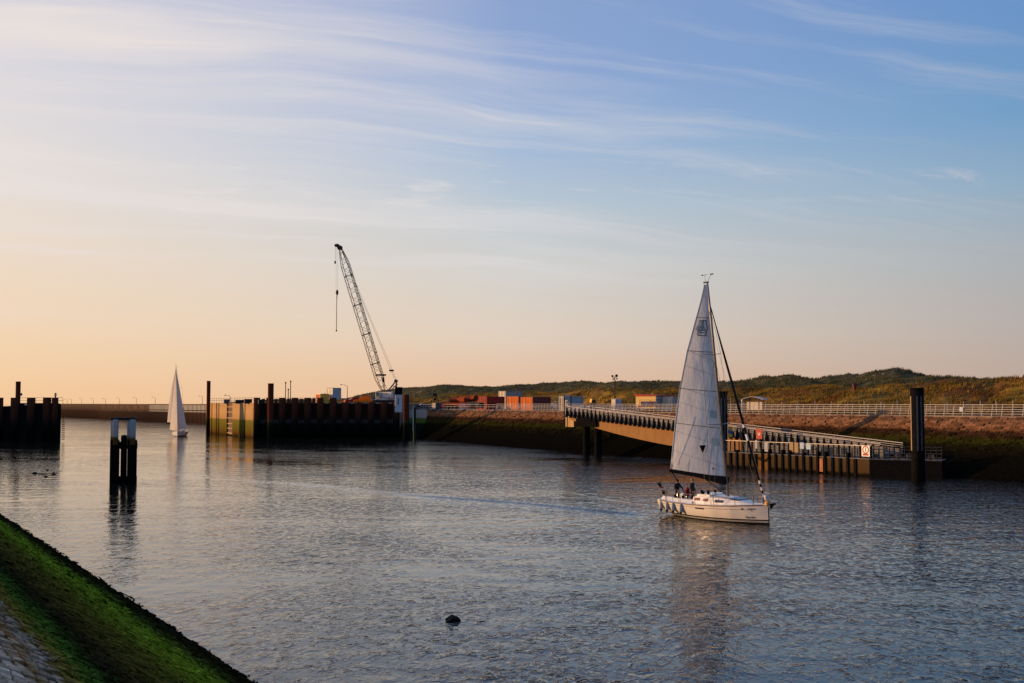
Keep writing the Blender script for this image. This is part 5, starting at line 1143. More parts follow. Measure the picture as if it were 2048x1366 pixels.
class Hull:
    def __init__(s, L, B): s.L, s.B = L, B
    def t(s, x): return (x + s.L / 2) / s.L
    def b(s, x): return s.B / 2 * float(np.interp(s.t(x), TT, HB))
    def zs(s, x): return float(np.interp(s.t(x), TT, HS))
    def zk(s, x): return float(np.interp(s.t(x), TT, HK))
    def pt(s, x, a, sg=-1, off=0.0):      # a: 0 keel .. 1 sheer
        ph = a * math.pi / 2; return Vector((x, sg * (s.b(x) * math.sin(ph) ** .62 + off), s.zk(x) + (s.zs(x) - s.zk(x)) * (1 - math.cos(ph)) ** 1.0))
    def side(s, x, z, off=0.0, sg=-1):
        f = (z - s.zk(x)) / (s.zs(x) - s.zk(x)); ph = math.acos(max(-1, min(1, 1 - f))); return s.pt(x, ph / (math.pi / 2), sg, off)
    def shell(s):
        mb = MB(); rings = []
        for i in range(41):
            x = -s.L / 2 + s.L * (i / 40) ** .92
            r = [s.pt(x, 1 - k / 12, -1) for k in range(12)] + [s.pt(x, k / 12, 1) for k in range(0, 13)]; rings.append(r)
        mb.loft(rings, closed=False); n = len(rings[0]); mb.f.append(tuple(range(n))); return mb

def strip(pts_a, pts_b):
    mb = MB(); return mb.loft([[a, b] for a, b in zip(pts_a, pts_b)], closed=False)

# ---------------------------------------------------------------- the large yacht
yacht = thing('sailing_yacht', 'white yacht with raised mainsail motoring past the pontoon', 'sailboat', BOAT)
yacht.rotation_euler = (R(2.6), 0, BOAT_RZ)
YM = Matrix.Translation(BOAT) @ yacht.rotation_euler.to_matrix().to_4x4()
H1 = Hull(BOAT_LEN, 3.25); L2 = BOAT_LEN / 2
hull = H1.shell().build('hull', HULLP, yacht, smooth=True)
xs_ = [-L2 + BOAT_LEN * k / 30 for k in range(31)]
for sg in (-1, 1):
    MB().path([Vector((x, sg * (H1.b(x) + .015), H1.zs(x) - .03)) for x in xs_[1:-1]], .035, n=6).build('rubbing_strake', TEAK, hull)
    strip([H1.side(x, .80 + .10 * max(0, H1.t(x) - .5), .006, sg) for x in xs_[2:28]], [H1.side(x, .825 + .10 * max(0, H1.t(x) - .5), .006, sg) for x in xs_[2:28]]).build('cove_line', GREYP, hull)
wn = MB(); xw = [-.45, -.2, .05, .3]; strip([H1.side(x, .72, .012) for x in xw], [H1.side(x, .80, .012) for x in xw]).build('hull_window', GLASS, hull)
MB().bar((L2 - .02, 0, -.2), (L2 - .005, 0, 1.0), .07, .06).build('stem_strip', BLACK, hull)  # dark strip down the stem
def side_text(txt, size, x, z, m, nm):
    p = H1.side(x, z, .012); q = H1.side(x + .1, z, .012); r = H1.side(x, z + .06, .012); ex = (q - p).normalized(); ez = (r - p).normalized(); en = ex.cross(ez).normalized(); ez = en.cross(ex)
    M = Matrix((( ex.x, ez.x, en.x, p.x), (ex.y, ez.y, en.y, p.y), (ex.z, ez.z, en.z, p.z), (0, 0, 0, 1))); text_mesh(txt, size, m, nm, hull, M)
INK = mat('hull_lettering', (.10, .095, .09), .5)
side_text('Rascalas', .20, 3.5, .38, INK, 'boat_name'); side_text('DUFOUR', .13, 3.6, .90, INK, 'builder_name'); side_text('34', .10, 3.6, .79, INK, 'builder_name')
p = H1.side(3.05, .90, .012); MB().lathe(p, [(.055, 0), (.055, .01)], n=12, axis=(.25, -1, .1)).build('hull_emblem', DARK, hull)
# decks
CX0, CX1 = -L2 + .05, -1.15
def deckline(x, f): return Vector((x, -f * H1.b(x), H1.zs(x) + .05 * (1 - f * f)))
fx = [CX1 + (L2 - .01 - CX1) * k / 24 for k in range(25)]
MB().loft([[deckline(x, f) for f in (1, .8, .5, 0, -.5, -.8, -1)] for x in fx], closed=False).build('foredeck', GEL, yacht, smooth=True)
ax_ = [CX0 + (CX1 - CX0) * k / 8 for k in range(9)]
for sg in (1, -1): MB().loft([[deckline(x, sg), deckline(x, sg * .8), deckline(x, sg * .62) + Vector((0, 0, .16)), deckline(x, sg * .5) + Vector((0, 0, .16)), Vector((x, -sg * H1.b(x) * .5, .55))] for x in ax_], closed=False).build('cockpit_coaming', GEL, yacht)
MB().loft([[Vector((x, -.55 * H1.b(x), .56)), Vector((x, .55 * H1.b(x), .56))] for x in ax_], closed=False).build('cockpit_sole', TEAK, yacht)
MB().box((CX0 + .1, 0, .78), (.12, 2.2, .5)).build('transom_bench', GEL, yacht, bevel=.03)
# coachroof
def roof_h(x): return float(np.interp(x, [-1.3, -.9, .2, 1.4, 2.3, 2.9, 3.25], [.50, .54, .52, .42, .26, .12, .02]))
def roof_w(x): return float(np.interp(x, [-1.3, 0, 1.4, 2.6, 3.25], [1.12, 1.14, .98, .62, .30]))
def roof_pt(x, f, sg=-1, off=0.0):        # f along the half section: 0 deck edge, .55 shoulder, 1 centre
    w_, h_ = roof_w(x), roof_h(x); z0 = H1.zs(x) + .02
    if f <= .55: k = f / .55; return Vector((x, sg * (w_ - .16 * k + off), z0 + h_ * .82 * k + off * .2))
    k = (f - .55) / .45; return Vector((x, sg * (w_ - .16) * (1 - k), z0 + h_ * (.82 + .18 * math.sin(k * math.pi / 2)) + off))
rx = [-1.25 + 4.5 * k / 20 for k in range(21)]
roof = MB().loft([[roof_pt(x, f, -1) for f in (0, .3, .5, .56, .7, .85)] + [roof_pt(x, f, 1) for f in (1, .85, .7, .56, .5, .3, 0)] for x in rx], closed=False)
roof.f.append(tuple(range(13))); roof = roof.build('coachroof', GEL, yacht, smooth=False)
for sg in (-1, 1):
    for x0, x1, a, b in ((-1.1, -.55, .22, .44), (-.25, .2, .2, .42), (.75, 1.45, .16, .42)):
        X = [x0 + (x1 - x0) * k / 4 for k in range(5)]; strip([roof_pt(x, a, sg, .012) for x in X], [roof_pt(x, b, sg, .012) for x in X]).build('cabin_window', GLASS if x0 > .5 else mat('red_window', (.22, .035, .03), .15, spec=.6), roof)  # the two aft panes have a red base colour
    MB().path([roof_pt(x, .66, sg, .05) for x in (-.6, .2, 1.0, 1.9)], .025, n=6).build('grab_rail', TEAK, roof)
MB().hexa([roof_pt(x, .62, sg, o_) for o_ in (.0, .07) for x, sg in ((1.75, -1), (2.35, -1), (2.35, 1), (1.75, 1))]).build('deck_hatch', GLASS, roof)
MB().hexa([roof_pt(x, .64, sg, o_) for o_ in (.0, .1) for x, sg in ((-1.1, -1), (.1, -1), (.1, 1), (-1.1, 1))]).build('sliding_hatch', GEL, roof)
for x, sg in ((-.75, -1), (-.75, 1)): MB().lathe(roof_pt(x, .75, sg, .02), [(.09, 0), (.07, .06), (.085, .17), (.085, .2)], n=12).build('winch', BLACK, roof)
for x, sg in ((-2.4, -1), (-3.2, -1), (-2.4, 1), (-3.2, 1)): MB().lathe(deckline(x, -sg * .56) + Vector((0, 0, .15)), [(.1, 0), (.08, .07), (.1, .2)], n=12).build('winch', BLACK, yacht)
for x in (-1.0, -.4): MB().cyl(roof_pt(x, .8, -1), roof_pt(x, .8, -1) + Vector((0, 0, .28)), .09, n=10).build('vent_cowl', NAVY, roof)
# mast and rig
MX, MZ0 = 1.0, H1.zs(1.0) + roof_h(1.0); GN = Vector((MX - .05, 0, 2.62))
MTOP = Vector((MX - 1.05, -.05, 15.55)); MF = Vector((MX, 0, MZ0 - .05)); mdir = (MTOP - MF)
def mast_at(z): return MF + mdir * ((z - MF.z) / mdir.z)
MB().loft([[mast_at(z) + Vector((.105 * s * math.cos(a), .075 * s * math.sin(a), 0)) for a in [2 * math.pi * k / 12 for k in range(12)]] for z, s in ((MF.z, 1), (13.4, 1), (15.55, .7))]).build('mast', SPAR, yacht, smooth=True)
mt = MB().box(MTOP + Vector((-.12, 0, .0)), (.42, .1, .1)).build('masthead', DARK, yacht)
MB().cyl(MTOP, MTOP + Vector((.35, 0, .45)), .012, n=5).build('wind_vane_arm', DARK, mt); MB().box(MTOP + Vector((.45, 0, .5)), (.32, .03, .07)).build('wind_vane', BLACK, mt)
MB().cyl(MTOP + Vector((-.2, 0, .0)), MTOP + Vector((-.2, 0, .55)), .01, n=5).build('antenna', DARK, mt); MB().cyl(MTOP + Vector((-.45, .0, .5)), MTOP + Vector((.05, 0, .5)), .01, n=5).build('anemometer_arm', DARK, mt); MB().lathe(MTOP + Vector((-.45, 0, .46)), [(.05, 0), (.05, .08)], n=8).build('anemometer', BLACK, mt)
bang = R(180 + 31); bd = Vector((math.cos(bang), math.sin(bang), .135)).normalized(); BL = 3.85
MB().cyl(GN, GN + bd * BL, .075, .06, n=10).build('boom', SPAR, yacht)
HEADP = mast_at(15.4)
VV = [0, .12, .25, .44, .645, .824, .92, 1.0]; CH = [3.72, 3.42, 3.08, 2.52, 1.76, .92, .46, .14]
def sail_pt(u, v, off=0.0):
    lf_ = GN + Vector((-.12, 0, .12)); base = lf_.lerp(HEADP + Vector((-.1, 0, 0)), v); c = float(np.interp(v, VV, CH))
    a = bang + R(8) * v; d = Vector((math.cos(a), math.sin(a), .135 * (1 - v) + .01)); n = Vector((math.sin(a), -math.cos(a), 0)); n = n if n.y < 0 else -n
    cam_ = .055 * c * 4 * u * (1 - u) + .012 * math.sin(u * 9 + v * 14) * (1 - v)
    clew = max(0, 1 - math.hypot((1 - u) * 2.2, v * 9)); rip = .05 * clew * math.sin((math.atan2(v * 4, 1 - u + 1e-3)) * 16)
    return base + d * c * u + n * (cam_ + rip + off)
nu, nv = 26, 56
sail = MB().loft([[sail_pt(k / nu, j / nv) for k in range(nu + 1)] for j in range(nv + 1)], closed=False).build('mainsail', SAIL, yacht, smooth=True, fix=False)
for v in (.25, .44, .645, .824): MB().path([sail_pt(k / 10, v + .006 * (k / 10), .02) for k in range(11)], .017, n=5).build('batten', DARK, sail)
THREAD = mat('sail_thread', (.25, .26, .28), .8)
for v in (.05, .16, .32, .40, .52, .60, .72, .9): MB().path([sail_pt(k / 10, min(.99, v + .055 * (k / 10)), .014) for k in range(11)], .008, n=4).build('seam', THREAD, sail)
MB().path([sail_pt(.985, k / 20, .012) for k in range(21)], .018, n=5).build('leech_tape', THREAD, sail); MB().path([sail_pt(.9 - .35 * k / 8, .0 + .30 * k / 8, .015) for k in range(9)], .008, n=4).build('reef_line', THREAD, sail)
for v in (.30, .155):
    MB().loft([[sail_pt(u, v + w_, .016) for u in (.06, .11, .16, .20)] for w_ in (0, .02, .04)], closed=False).build('sail_window', mat('window_film', (.30, .42, .46), .3, c2=(.35, .45, .48)), sail)
# emblem: notched shield outline with bars
def em(pts, r=.022): MB().path([sail_pt(.47 + a * .30, .772 + b * .040, .03) for a, b in pts], r, n=5).build('emblem_line', DARK, sail)
em([(-.75, 1), (.75, 1), (.75, .45), (1, .2), (1, -.1), (.75, -.35), (.75, -.8), (.6, -1), (-.6, -1), (-.75, -.8), (-.75, -.35), (-1, -.1), (-1, .2), (-.75, .45), (-.75, 1)])
em([(-.12, 1), (-.12, -.35), (-.55, -.35), (-.12, .35)], .018); em([(.12, 1), (.12, -.35), (.6, -.35), (.6, 0), (.12, .35)], .018); em([(-.6, -.6), (.6, -.6)], .018)
star = [(math.cos(R(90 + 36 * k)) * (.11 if k % 2 == 0 else .045), math.sin(R(90 + 36 * k)) * (.11 if k % 2 == 0 else .045)) for k in range(10)]
s0 = sail_pt(.20, .035, .02); ux = (sail_pt(.25, .035, .02) - s0).normalized(); MB().prism([s0 - ux * a + Vector((0, 0, b)) for a, b in star], (0, -.004, 0)).build('star_mark', mat('star_purple', (.14, .02, .05), .7), sail)
# canvas stack bag under the sail
bag = []
for k in range(15):
    t = k / 14; c = GN + bd * (BL * (1 - t)); d_ = .10 + .16 * t + .42 * max(0, t - .45) ** 1.1 * (1.0 if t < .93 else .8); wv_ = .10 + .14 * t; up = .10 + .04 * t
    bag.append([c + Vector((0, -wv_, up * .4)), c + Vector((0, -wv_ * .5, up)), c + Vector((0, wv_ * .5, up)), c + Vector((0, wv_, up * .4)), c + Vector((0, wv_ * .8, -d_ * .6)), c + Vector((0, 0, -d_)), c + Vector((0, -wv_ * .8, -d_ * .6))])
MB().loft(bag).build('sail_bag', NAVY, yacht)
for a, b in zip((.25, .75, 1.1), (0, 1, 2)): pass
WIRE = mat('rig_wire', (.12, .12, .125), .4, metal=.6)
def wire(a, b, nm, r=.011, m=WIRE, par=yacht): return MB().cyl(a, b, r, n=5).build(nm, m, par)
SP = []
for z, ln in ((6.15, 1.02), (10.75, .85)):
    for sg in (-1, 1):
        tipp = mast_at(z) + Vector((-.28, sg * ln, .06)); MB().bar(mast_at(z), tipp, .07, .035).build('spreader', SPAR, yacht); SP.append((z, sg, tipp))
for sg in (-1, 1):
    cp = Vector((MX - .35, sg * (H1.b(MX) * .86), H1.zs(MX))); t1_ = [s for s in SP if s[1] == sg][0][2]; t2_ = [s for s in SP if s[1] == sg][1][2]
    wire(cp, t1_, 'shroud'); wire(t1_, t2_, 'shroud'); wire(t2_, mast_at(13.9), 'shroud'); wire(cp + Vector((.1, 0, 0)), mast_at(6.0), 'shroud'); wire(t1_, mast_at(10.6), 'shroud')
    wire(Vector((-L2 + .15, sg * .8, H1.zs(-L2))), mast_at(5.5) + Vector((-3.2, 0, 0)), 'backstay'); 
    for t_ in (.35, .7): wire(mast_at(8.2), GN + bd * BL * t_ + Vector((0, sg * .2, .1)), 'lazy_jack', .008)
wire(mast_at(5.5) + Vector((-3.2, 0, 0)), MTOP + Vector((-.3, 0, 0)), 'backstay')
FT, FB = mast_at(13.85) + Vector((.1, 0, 0)), Vector((L2 - .28, 0, 1.42))
ns = 60
for k in range(ns):
    a, b = FB.lerp(FT, k / ns), FB.lerp(FT, (k + 1) / ns); w_ = (k < 7 and k % 2 == 1) or k in (18, 19, 22)
    ra = .035 + .05 * math.sin(math.pi * min(1, (k + 1) / ns * 1.1)) ** .7; MB().cyl(a, b, ra, ra, n=8).build('furled_jib', WHITE if w_ else NAVY, yacht)
MB().lathe(FB + Vector((0, 0, -.2)), [(.1, 0), (.13, .04), (.06, .1), (.13, .18), (.1, .22)], n=12).build('furler_drum', BLACK, yacht)
wire(mast_at(14.3), Vector((L2 - .05, 0, 1.25)), 'spare_halyard', .009); wire(mast_at(12.5), Vector((L2 - .6, -.1, 1.3)), 'spare_halyard', .008)
MB().cyl(GN + bd * BL * .97 + Vector((0, 0, -.05)), Vector((-2.55, -.15, .95)), .03, n=6).build('mainsheet', BLACK, yacht)
for dy in (-.06, .06): MB().cyl(GN + bd * 1.5 + Vector((0, dy, -.15)), MF + Vector((-.1, dy, .12)), .028, n=6).build('boom_vang', BLACK if dy < 0 else SPAR, yacht)
# day shape cone on its line
cp_ = sail_pt(.36, .135, .35); cone = MB().lathe(cp_ + Vector((0, 0, -.24)), [(.01, -.02), (.21, .46), (.2, .47)], n=14).build('motoring_cone', BLACK, yacht); wire(cp_ + Vector((0, 0, .2)), mast_at(6.1) + Vector((-.2, -.7, 0)), 'cone_line', .008); wire(cp_ + Vector((0, 0, -.24)), Vector((cp_.x + .1, cp_.y, 1.1)), 'cone_line', .008)
# guard rails
for sg in (-1, 1):
    sx = [-3.6, -2.1, -.5, 1.1, 2.6, 3.7]
    for x in sx: MB().cyl(Vector((x, sg * (H1.b(x) - .06), H1.zs(x))), Vector((x, sg * (H1.b(x) - .04), H1.zs(x) + .64)), .016, n=6).build('stanchion', DARK, yacht)
    for hh in (.32, .62): MB().path([Vector((x, sg * (H1.b(x) - .05), H1.zs(x) + hh)) for x in [-L2 + .2] + sx + [L2 - .3]], .008, n=4).build('lifeline', WIRE, yacht)
    MB().path([Vector((L2 - .95, sg * .42, 1.18)), Vector((L2 - .85, sg * .42, 1.85)), Vector((L2 + .12, sg * .12, 1.88)), Vector((L2 + .12, -sg * .0, 1.88))], .02, n=6).build('pulpit', STEEL, yacht); MB().cyl((L2 - .15, sg * .14, 1.2), (L2 - .02, sg * .15, 1.88), .02, n=6).build('pulpit', STEEL, yacht)
    MB().path([Vector((-L2 + .9, sg * 1.25, 1.05)), Vector((-L2 + .85, sg * 1.25, 1.72)), Vector((-L2 + .08, sg * 1.15, 1.72)), Vector((-L2 + .05, sg * .5, 1.72)), Vector((-L2 + .05, sg * .5, 1.05))], .02, n=6).build('pushpit', STEEL, yacht)
MB().box((L2 - .1, 0, 1.62), (.16, .3, .34)).build('pulpit_light', WHITE, yacht, bevel=.03); MB().lathe((L2 + .08, -.16, 1.28), [(.03, -.16), (.16, -.1), (.17, .1), (.05, .17)], n=12).build('orange_buoy', mat('buoy_orange', (.75, .38, .12), .5, c2=(.6, .3, .1)), yacht)
an_ = MB().bar((L2 - .1, 0, 1.2), (L2 + .48, 0, 1.18), .07).build('anchor', DARK, yacht); MB().prism([(L2 + .30, -.16, 1.3), (L2 + .62, 0, 1.34), (L2 + .30, .16, 1.3), (L2 + .12, 0, 1.0)], (.08, 0, -.1)).build('anchor_fluke', BLACK, an_)
# wheel, outboard bracket, ensign
wl_ = MB(); n = 20; wl_.loft([[Vector((-3.45 + .02 * math.cos(b), (.42 + .02 * math.sin(b)) * math.cos(2 * math.pi * k / n), 1.25 + (.42 + .02 * math.sin(b)) * math.sin(2 * math.pi * k / n))) for k in range(n)] for b in [2 * math.pi * j / 6 for j in range(7)]], caps=False); wl_ = wl_.build('steering_wheel', STEEL, yacht)
for k in range(5): MB().cyl((-3.45, 0, 1.25), (-3.45, .42 * math.cos(k * 1.257), 1.25 + .42 * math.sin(k * 1.257)), .012, n=5).build('spoke', STEEL, wl_)
MB().box((-3.3, 0, 1.0), (.22, .3, .85)).build('pedestal', GEL, yacht, bevel=.04)
MB().prism([(-L2 + .05, -.95, 1.35), (-L2 + .2, -.95, 1.35), (-L2 + .24, -.95, 1.62), (-L2 + .18, -.95, 1.7), (-L2 + .06, -.95, 1.66)], (0, .2, 0)).build('outboard_motor', BLACK, yacht, bevel=.04)
MB().cyl((-L2 + .02, -.3, 1.0), (-L2 - .85, -.35, 2.25), .02, n=6).build('flag_staff', TEAK, yacht)
fl0 = Vector((-L2 - .84, -.35, 2.22)); fd = Vector((.57, .03, -.82)).normalized(); fw = Vector((-.05, -.04, -.42))
for k, m in enumerate((mat('flag_black', (.012, .012, .012), .9), mat('flag_red', (.35, .03, .03), .9), mat('flag_pale', (.5, .42, .38), .9))):
    MB().loft([[fl0 + fd * (.38 * k + .38 * a) + Vector((.16 * math.sin(b * 5 + a * 2) * b, .1 * math.sin(b * 4), 0)) + fw * b * .55 for b in (0, .25, .5, .75, 1)] for a in (0, .5, 1.0)], closed=False).build('ensign', m, yacht)

# fenders hung along the side
FL = ['aftmost fender on the yacht side', 'second fender from the stern of the yacht', 'third fender from the stern of the yacht', 'foremost fender on the yacht side']
for x, lb in zip((-4.08, -3.34, -2.64, -1.8), FL):
    p = YM @ (H1.side(x, .62, .10) ); o = thing('boat_fender', 'grey white ' + lb, 'fender', p - Vector((0, 0, .34)), 0, 'fenders along the yacht side')
    MB().lathe((0, 0, 0), [(.03, -.02), (.06, .06), (.12, .14), (.13, .2), (.13, .52), (.11, .6), (.05, .66), (.03, .72)], n=14).build('tube', FENDER, o, smooth=True); MB().lathe((0, 0, 0), [(.025, -.07), (.10, .09), (.13, .15)], n=12).build('blue_end', mat('fender_blue', (.03, .035, .06), .5), o); MB().cyl((0, 0, .7), (.0, 0.06, 1.25), .012, n=5).build('lanyard', ROPE, o)

# ---------------------------------------------------------------- people
def person(label, loc, rz, arms, hair, h=1.76, scale=1.0, simple=False, lean=0.0, top=JACKET):
    V = {}; E = []; RA = []; co = []
    def P(n, p, r, par=None):
        V[n] = len(co); co.append(p); RA.append(r)
        if par: E.append((V[par], V[n]))
    P('pelvis', (0, 0, .96), .165); P('waist', (0, lean * .3, 1.12), .165, 'pelvis'); P('chest', (0, lean, 1.34), .20, 'waist'); P('collar', (0, lean, 1.46), .09, 'chest'); P('neck', (0, lean + .01, 1.54), .055, 'collar')
    P('jaw', (0, lean + .025, 1.60), .075, 'neck'); P('skull', (0, lean + .01, 1.68), .092, 'jaw'); P('crown', (0, lean, 1.73), .06, 'skull')
    for s, nm in ((-1, 'l'), (1, 'r')):
        el_, wr, _ = arms[nm]
        P('sh' + nm, (s * .21, lean, 1.42), .092, 'chest'); P('el' + nm, el_, .068, 'sh' + nm); P('wr' + nm, wr, .042, 'el' + nm)
        d = (Vector(wr) - Vector(el_)).normalized(); sidev = d.cross(Vector((0, 0, 1))).normalized() if abs(d.z) < .95 else Vector((0, 1, 0))
        pm_ = Vector(wr) + d * .06; P('pa' + nm, tuple(pm_), .034, 'wr' + nm)
        if not simple:
            for k, ln in enumerate((.07, .085, .08, .065)):
                b = pm_ + d * .03 + sidev * (.030 - .02 * k); P(f'f{k}{nm}', tuple(b), .011, 'pa' + nm); P(f'g{k}{nm}', tuple(b + d * ln * .55 + Vector((0, 0, -.01))), .0095, f'f{k}{nm}'); P(f'h{k}{nm}', tuple(b + d * ln * .9 + Vector((0, 0, -.035))), .008, f'g{k}{nm}')
            tb = Vector(wr) + d * .03 + sidev * .045; P('t0' + nm, tuple(tb), .012, 'pa' + nm); P('t1' + nm, tuple(tb + sidev * .02 + d * .045), .009, 't0' + nm)
        P('hip' + nm, (s * .10, 0, .88), .115, 'pelvis'); P('kn' + nm, (s * .12, .03, .50), .072, 'hip' + nm); P('an' + nm, (s * .13, -.01, .10), .047, 'kn' + nm); P('he' + nm, (s * .13, -.01, .04), .045, 'an' + nm); P('to' + nm, (s * .14, .17, .035), .036, 'he' + nm)
    me = bpy.data.meshes.new('skeleton'); me.from_pydata(co, E, []); tmp = bpy.data.objects.new('skeleton', me); col.objects.link(tmp)
    sk = tmp.modifiers.new('skin', 'SKIN'); sv = me.skin_vertices[0].data
    for i, r in enumerate(RA):
        k = r; sv[i].radius = (k, k * (.72 if i in (V['chest'], V['waist'], V['pelvis']) else 1.0)); sv[i].use_root = (i == 0)
    ss = tmp.modifiers.new('sub', 'SUBSURF'); ss.levels = 1 if simple else 2; ss.render_levels = ss.levels
    dg = bpy.context.evaluated_depsgraph_get(); bm_ = bpy.data.meshes.new_from_object(tmp.evaluated_get(dg)); bpy.data.objects.remove(tmp); bm_.name = 'body'
    bm_.materials.clear()
    for m in (top, TROUSER, SKIN, BLACK): bm_.materials.append(m)
    hands = [Vector(arms[n][1]) + (Vector(arms[n][1]) - Vector(arms[n][0])).normalized() * .03 for n in 'lr']
    for f in bm_.polygons:
        c = f.center; f.use_smooth = True
        f.material_index = 2 if c.z > 1.52 or any((c - hh).length < .145 and (c - hh).dot((hh - Vector(arms[n][0])).normalized()) > -.02 for hh, n in zip(hands, 'lr')) else (3 if c.z < .10 else (1 if c.z < .93 and abs(c.x) < .26 and c.y < .3 and c.z < .93 else 0))
    o = thing('person', label, 'person', loc, rz); o.scale = (scale * h / 1.76,) * 3; link('body', bm_, None, o)
    hr = MB(); hr.lathe((0, lean - .012, 1.665), [(.100, -.04), (.106, .0), (.100, .05), (.075, .09), (.03, .112), (.005, .115)], n=14); hr.build('hair', hair, o, smooth=True)
    MB().prism([(-.014, lean + .105, 1.635), (.014, lean + .105, 1.635), (.006, lean + .10, 1.675), (-.006, lean + .10, 1.675)], (0, .025, 0)).build('nose', SKIN, o)
    for s in (-1, 1): MB().box((s * .034, lean + .103, 1.675), (.022, .012, .01)).build('eye', BLACK, o); MB().box((s * .096, lean + .015, 1.65), (.018, .035, .055)).build('ear', SKIN, o, bevel=.008)
    MB().box((0, lean + .10, 1.605), (.045, .012, .008)).build('mouth', mat('lips', (.3, .1, .08), .6), o)
    return o
def yacht_x_for(px, y, z):
    best = None
    for k in range(400):
        x = -L2 + 7 * k / 400; q = YM @ Vector((x, y, z)); e = abs(1024 + FPX * q.x / q.y - px)
        if best is None or e < best[0]: best = (e, x)
    return best[1]
x1_ = yacht_x_for(1382, .25, 1.3); q = YM @ Vector((x1_, .25, .57))
person('bareheaded person in black jacket standing upright by the companionway', q, BOAT_RZ + R(-90) + R(25), {'l': ((-.27, -.03, 1.16), (-.22, .12, .97), 0), 'r': ((.27, -.03, 1.16), (.22, .12, .97), 0)}, HAIRG, 1.84)
x2_ = yacht_x_for(1352, .15, 1.3); q = YM @ Vector((x2_, .15, .57))
person('person in dark jacket and cap at the wheel reaching out one arm', q, BOAT_RZ + R(-90), {'l': ((-.27, .12, 1.20), (-.20, .42, 1.15), 0), 'r': ((.25, .0, 1.16), (.20, .22, 1.05), 0)}, HAIRD, 1.70)
xb = yacht_x_for(1372, .45, 1.3); q = YM @ Vector((xb, .5, 1.15)); o = thing('rescue_bag', 'red rescue bag hanging between the two people', 'bag', q); MB().loft([[Vector((.16 * s * math.cos(a), .07 * math.sin(a), z)) for a in [2 * math.pi * k / 10 for k in range(10)]] for z, s in ((0, .8), (.1, 1), (.45, .9), (.6, .5))]).build('bag', RED, o, smooth=True); MB().cyl((0, 0, .6), (0, 0, .8), .015, n=5).build('strap', BLACK, o); MB().cyl((0, 0, -.6), (0, 0, 0.02), .02, n=6).build('rail_post', STEEL, o)

# ---------------------------------------------------------------- the small yacht
H2 = Hull(10.0, 3.4); y2 = thing('sailing_yacht', 'small far yacht with full sails before the timber pier', 'sailboat', BOAT2, math.atan2(HEAD2.y, HEAD2.x)); y2.rotation_euler = (R(3), 0, math.atan2(HEAD2.y, HEAD2.x))
Y2 = Matrix.Translation(BOAT2) @ y2.rotation_euler.to_matrix().to_4x4()
H2.shell().build('hull', HULLP, y2, smooth=True)
MB().loft([[Vector((x, -f * H2.b(x), H2.zs(x) + .05 * (1 - f * f))) for f in (1, .5, 0, -.5, -1)] for x in [-4.9 + 9.8 * k / 20 for k in range(21)]], closed=False).build('deck', GEL, y2)
MB().hexa([Vector(v) for v in ((-1.5, -1.1, 1.0), (2.6, -.6, 1.05), (2.6, .6, 1.05), (-1.5, 1.1, 1.0), (-1.4, -.9, 1.5), (1.8, -.5, 1.4), (1.8, .5, 1.4), (-1.4, .9, 1.5))]).build('coachroof', GEL, y2, bevel=.05)
for s in (-1, 1): MB().box((0, s * .93, 1.28), (1.6, .03, .16)).build('cabin_window', GLASS, y2)
m2 = Vector((.9, 0, 1.3)); t2 = Vector((.2, -.25, 16.1)); MB().cyl(m2, t2, .1, .07, n=8).build('mast', SPAR, y2)
MB().cyl(t2, t2 + Vector((0, 0, .6)), .03, n=5).build('antenna', DARK, y2)
def m2a(f): return m2.lerp(t2, f)
b2 = Vector((-.66, -.75, .02)).normalized(); g2 = m2a(.12); MB().cyl(g2, g2 + b2 * 3.9, .08, n=8).build('boom', SPAR, y2)
MB().loft([[g2 + b2 * (3.9 * t) + Vector((0, w_, z)) for w_, z in ((-.15, .12), (.15, .12), (.12, -.12 - .5 * (1 - t) * t * 2), (-.12, -.12 - .5 * (1 - t) * t * 2))] for t in (0, .25, .5, .75, 1)]).build('sail_bag', NAVY, y2)
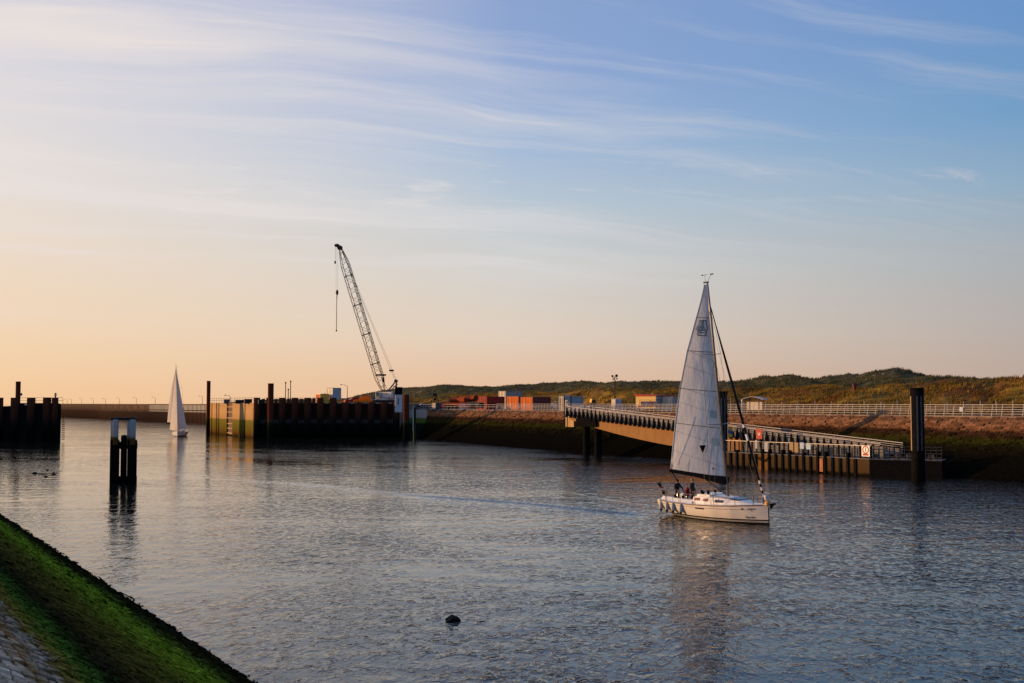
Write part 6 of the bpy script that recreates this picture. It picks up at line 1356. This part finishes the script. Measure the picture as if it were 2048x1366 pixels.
def tri(head, tack, clew, belly, nm, roach=.0, n=16, m=SAIL2):
    nrm = (tack - head).cross(clew - head).normalized(); nrm = nrm if nrm.y < 0 else -nrm
    rings = [[head.lerp(tack, v).lerp(head.lerp(clew, v), u) + (clew - tack).normalized() * roach * math.sin(math.pi * v) * u + nrm * belly * math.sin(math.pi * u) * v ** .6 for u in [k / 10 for k in range(11)]] for v in [.02 + .98 * j / n for j in range(n + 1)]]
    return MB().loft(rings, closed=False).build(nm, m, y2, smooth=True, fix=False)
tri(m2a(.985) + Vector((-.1, 0, 0)), g2 + Vector((-.1, 0, .15)), g2 + b2 * 3.8 + Vector((0, 0, .15)), .3, 'mainsail', .45)
tri(m2a(.95) + Vector((.1, 0, 0)), Vector((4.75, 0, 1.3)), Vector((-.9, -2.3, 1.75)), .45, 'genoa', .1); tri(m2a(.93) + Vector((.15, .05, 0)), Vector((4.85, .05, 1.35)), Vector((2.0, 1.75, 1.9)), .35, 'staysail', .05)
for f in (.38, .66):
    for s in (-1, 1): MB().bar(m2a(f), m2a(f) + Vector((-.2, s * 1.05, .05)), .07, .04).build('spreader', SPAR, y2)
for s in (-1, 1):
    MB().cyl((.7, s * 1.45, 1.05), m2a(.66) + Vector((-.2, s * 1.05, .05)), .015, n=4).build('shroud', WIRE, y2); MB().cyl(m2a(.66) + Vector((-.2, s * 1.05, .05)), m2a(.95), .015, n=4).build('shroud', WIRE, y2)
    MB().path([Vector((x, s * (H2.b(x) - .06), H2.zs(x) + .62)) for x in (-4.8, -2.5, 0, 2.5, 4.6)], .015, n=4).build('lifeline', WIRE, y2)
    for x in (-4.8, -2.5, 0, 2.5, 4.4): MB().cyl((x, s * (H2.b(x) - .06), H2.zs(x)), (x, s * (H2.b(x) - .06), H2.zs(x) + .62), .02, n=5).build('stanchion', STEEL, y2)
arm0 = {'l': ((-.27, .0, 1.16), (-.22, .14, .98), 0), 'r': ((.27, .0, 1.16), (.22, .14, .98), 0)}
for (x, y), lb, tp in (((-3.6, -1.0), 'leftmost of three dark dressed people on the small yacht', JACKET), ((-3.0, .1), 'tallest standing person on the small yacht', JACKET), ((-2.4, -.9), 'person in red and white at the cabin of the small yacht', REDP)):
    q = Y2 @ Vector((x, y, 1.03 if y > 0 else .62)); person(lb, q, math.atan2(HEAD2.y, HEAD2.x) - R(90), arm0, HAIRD, 1.75, simple=True, top=tp)
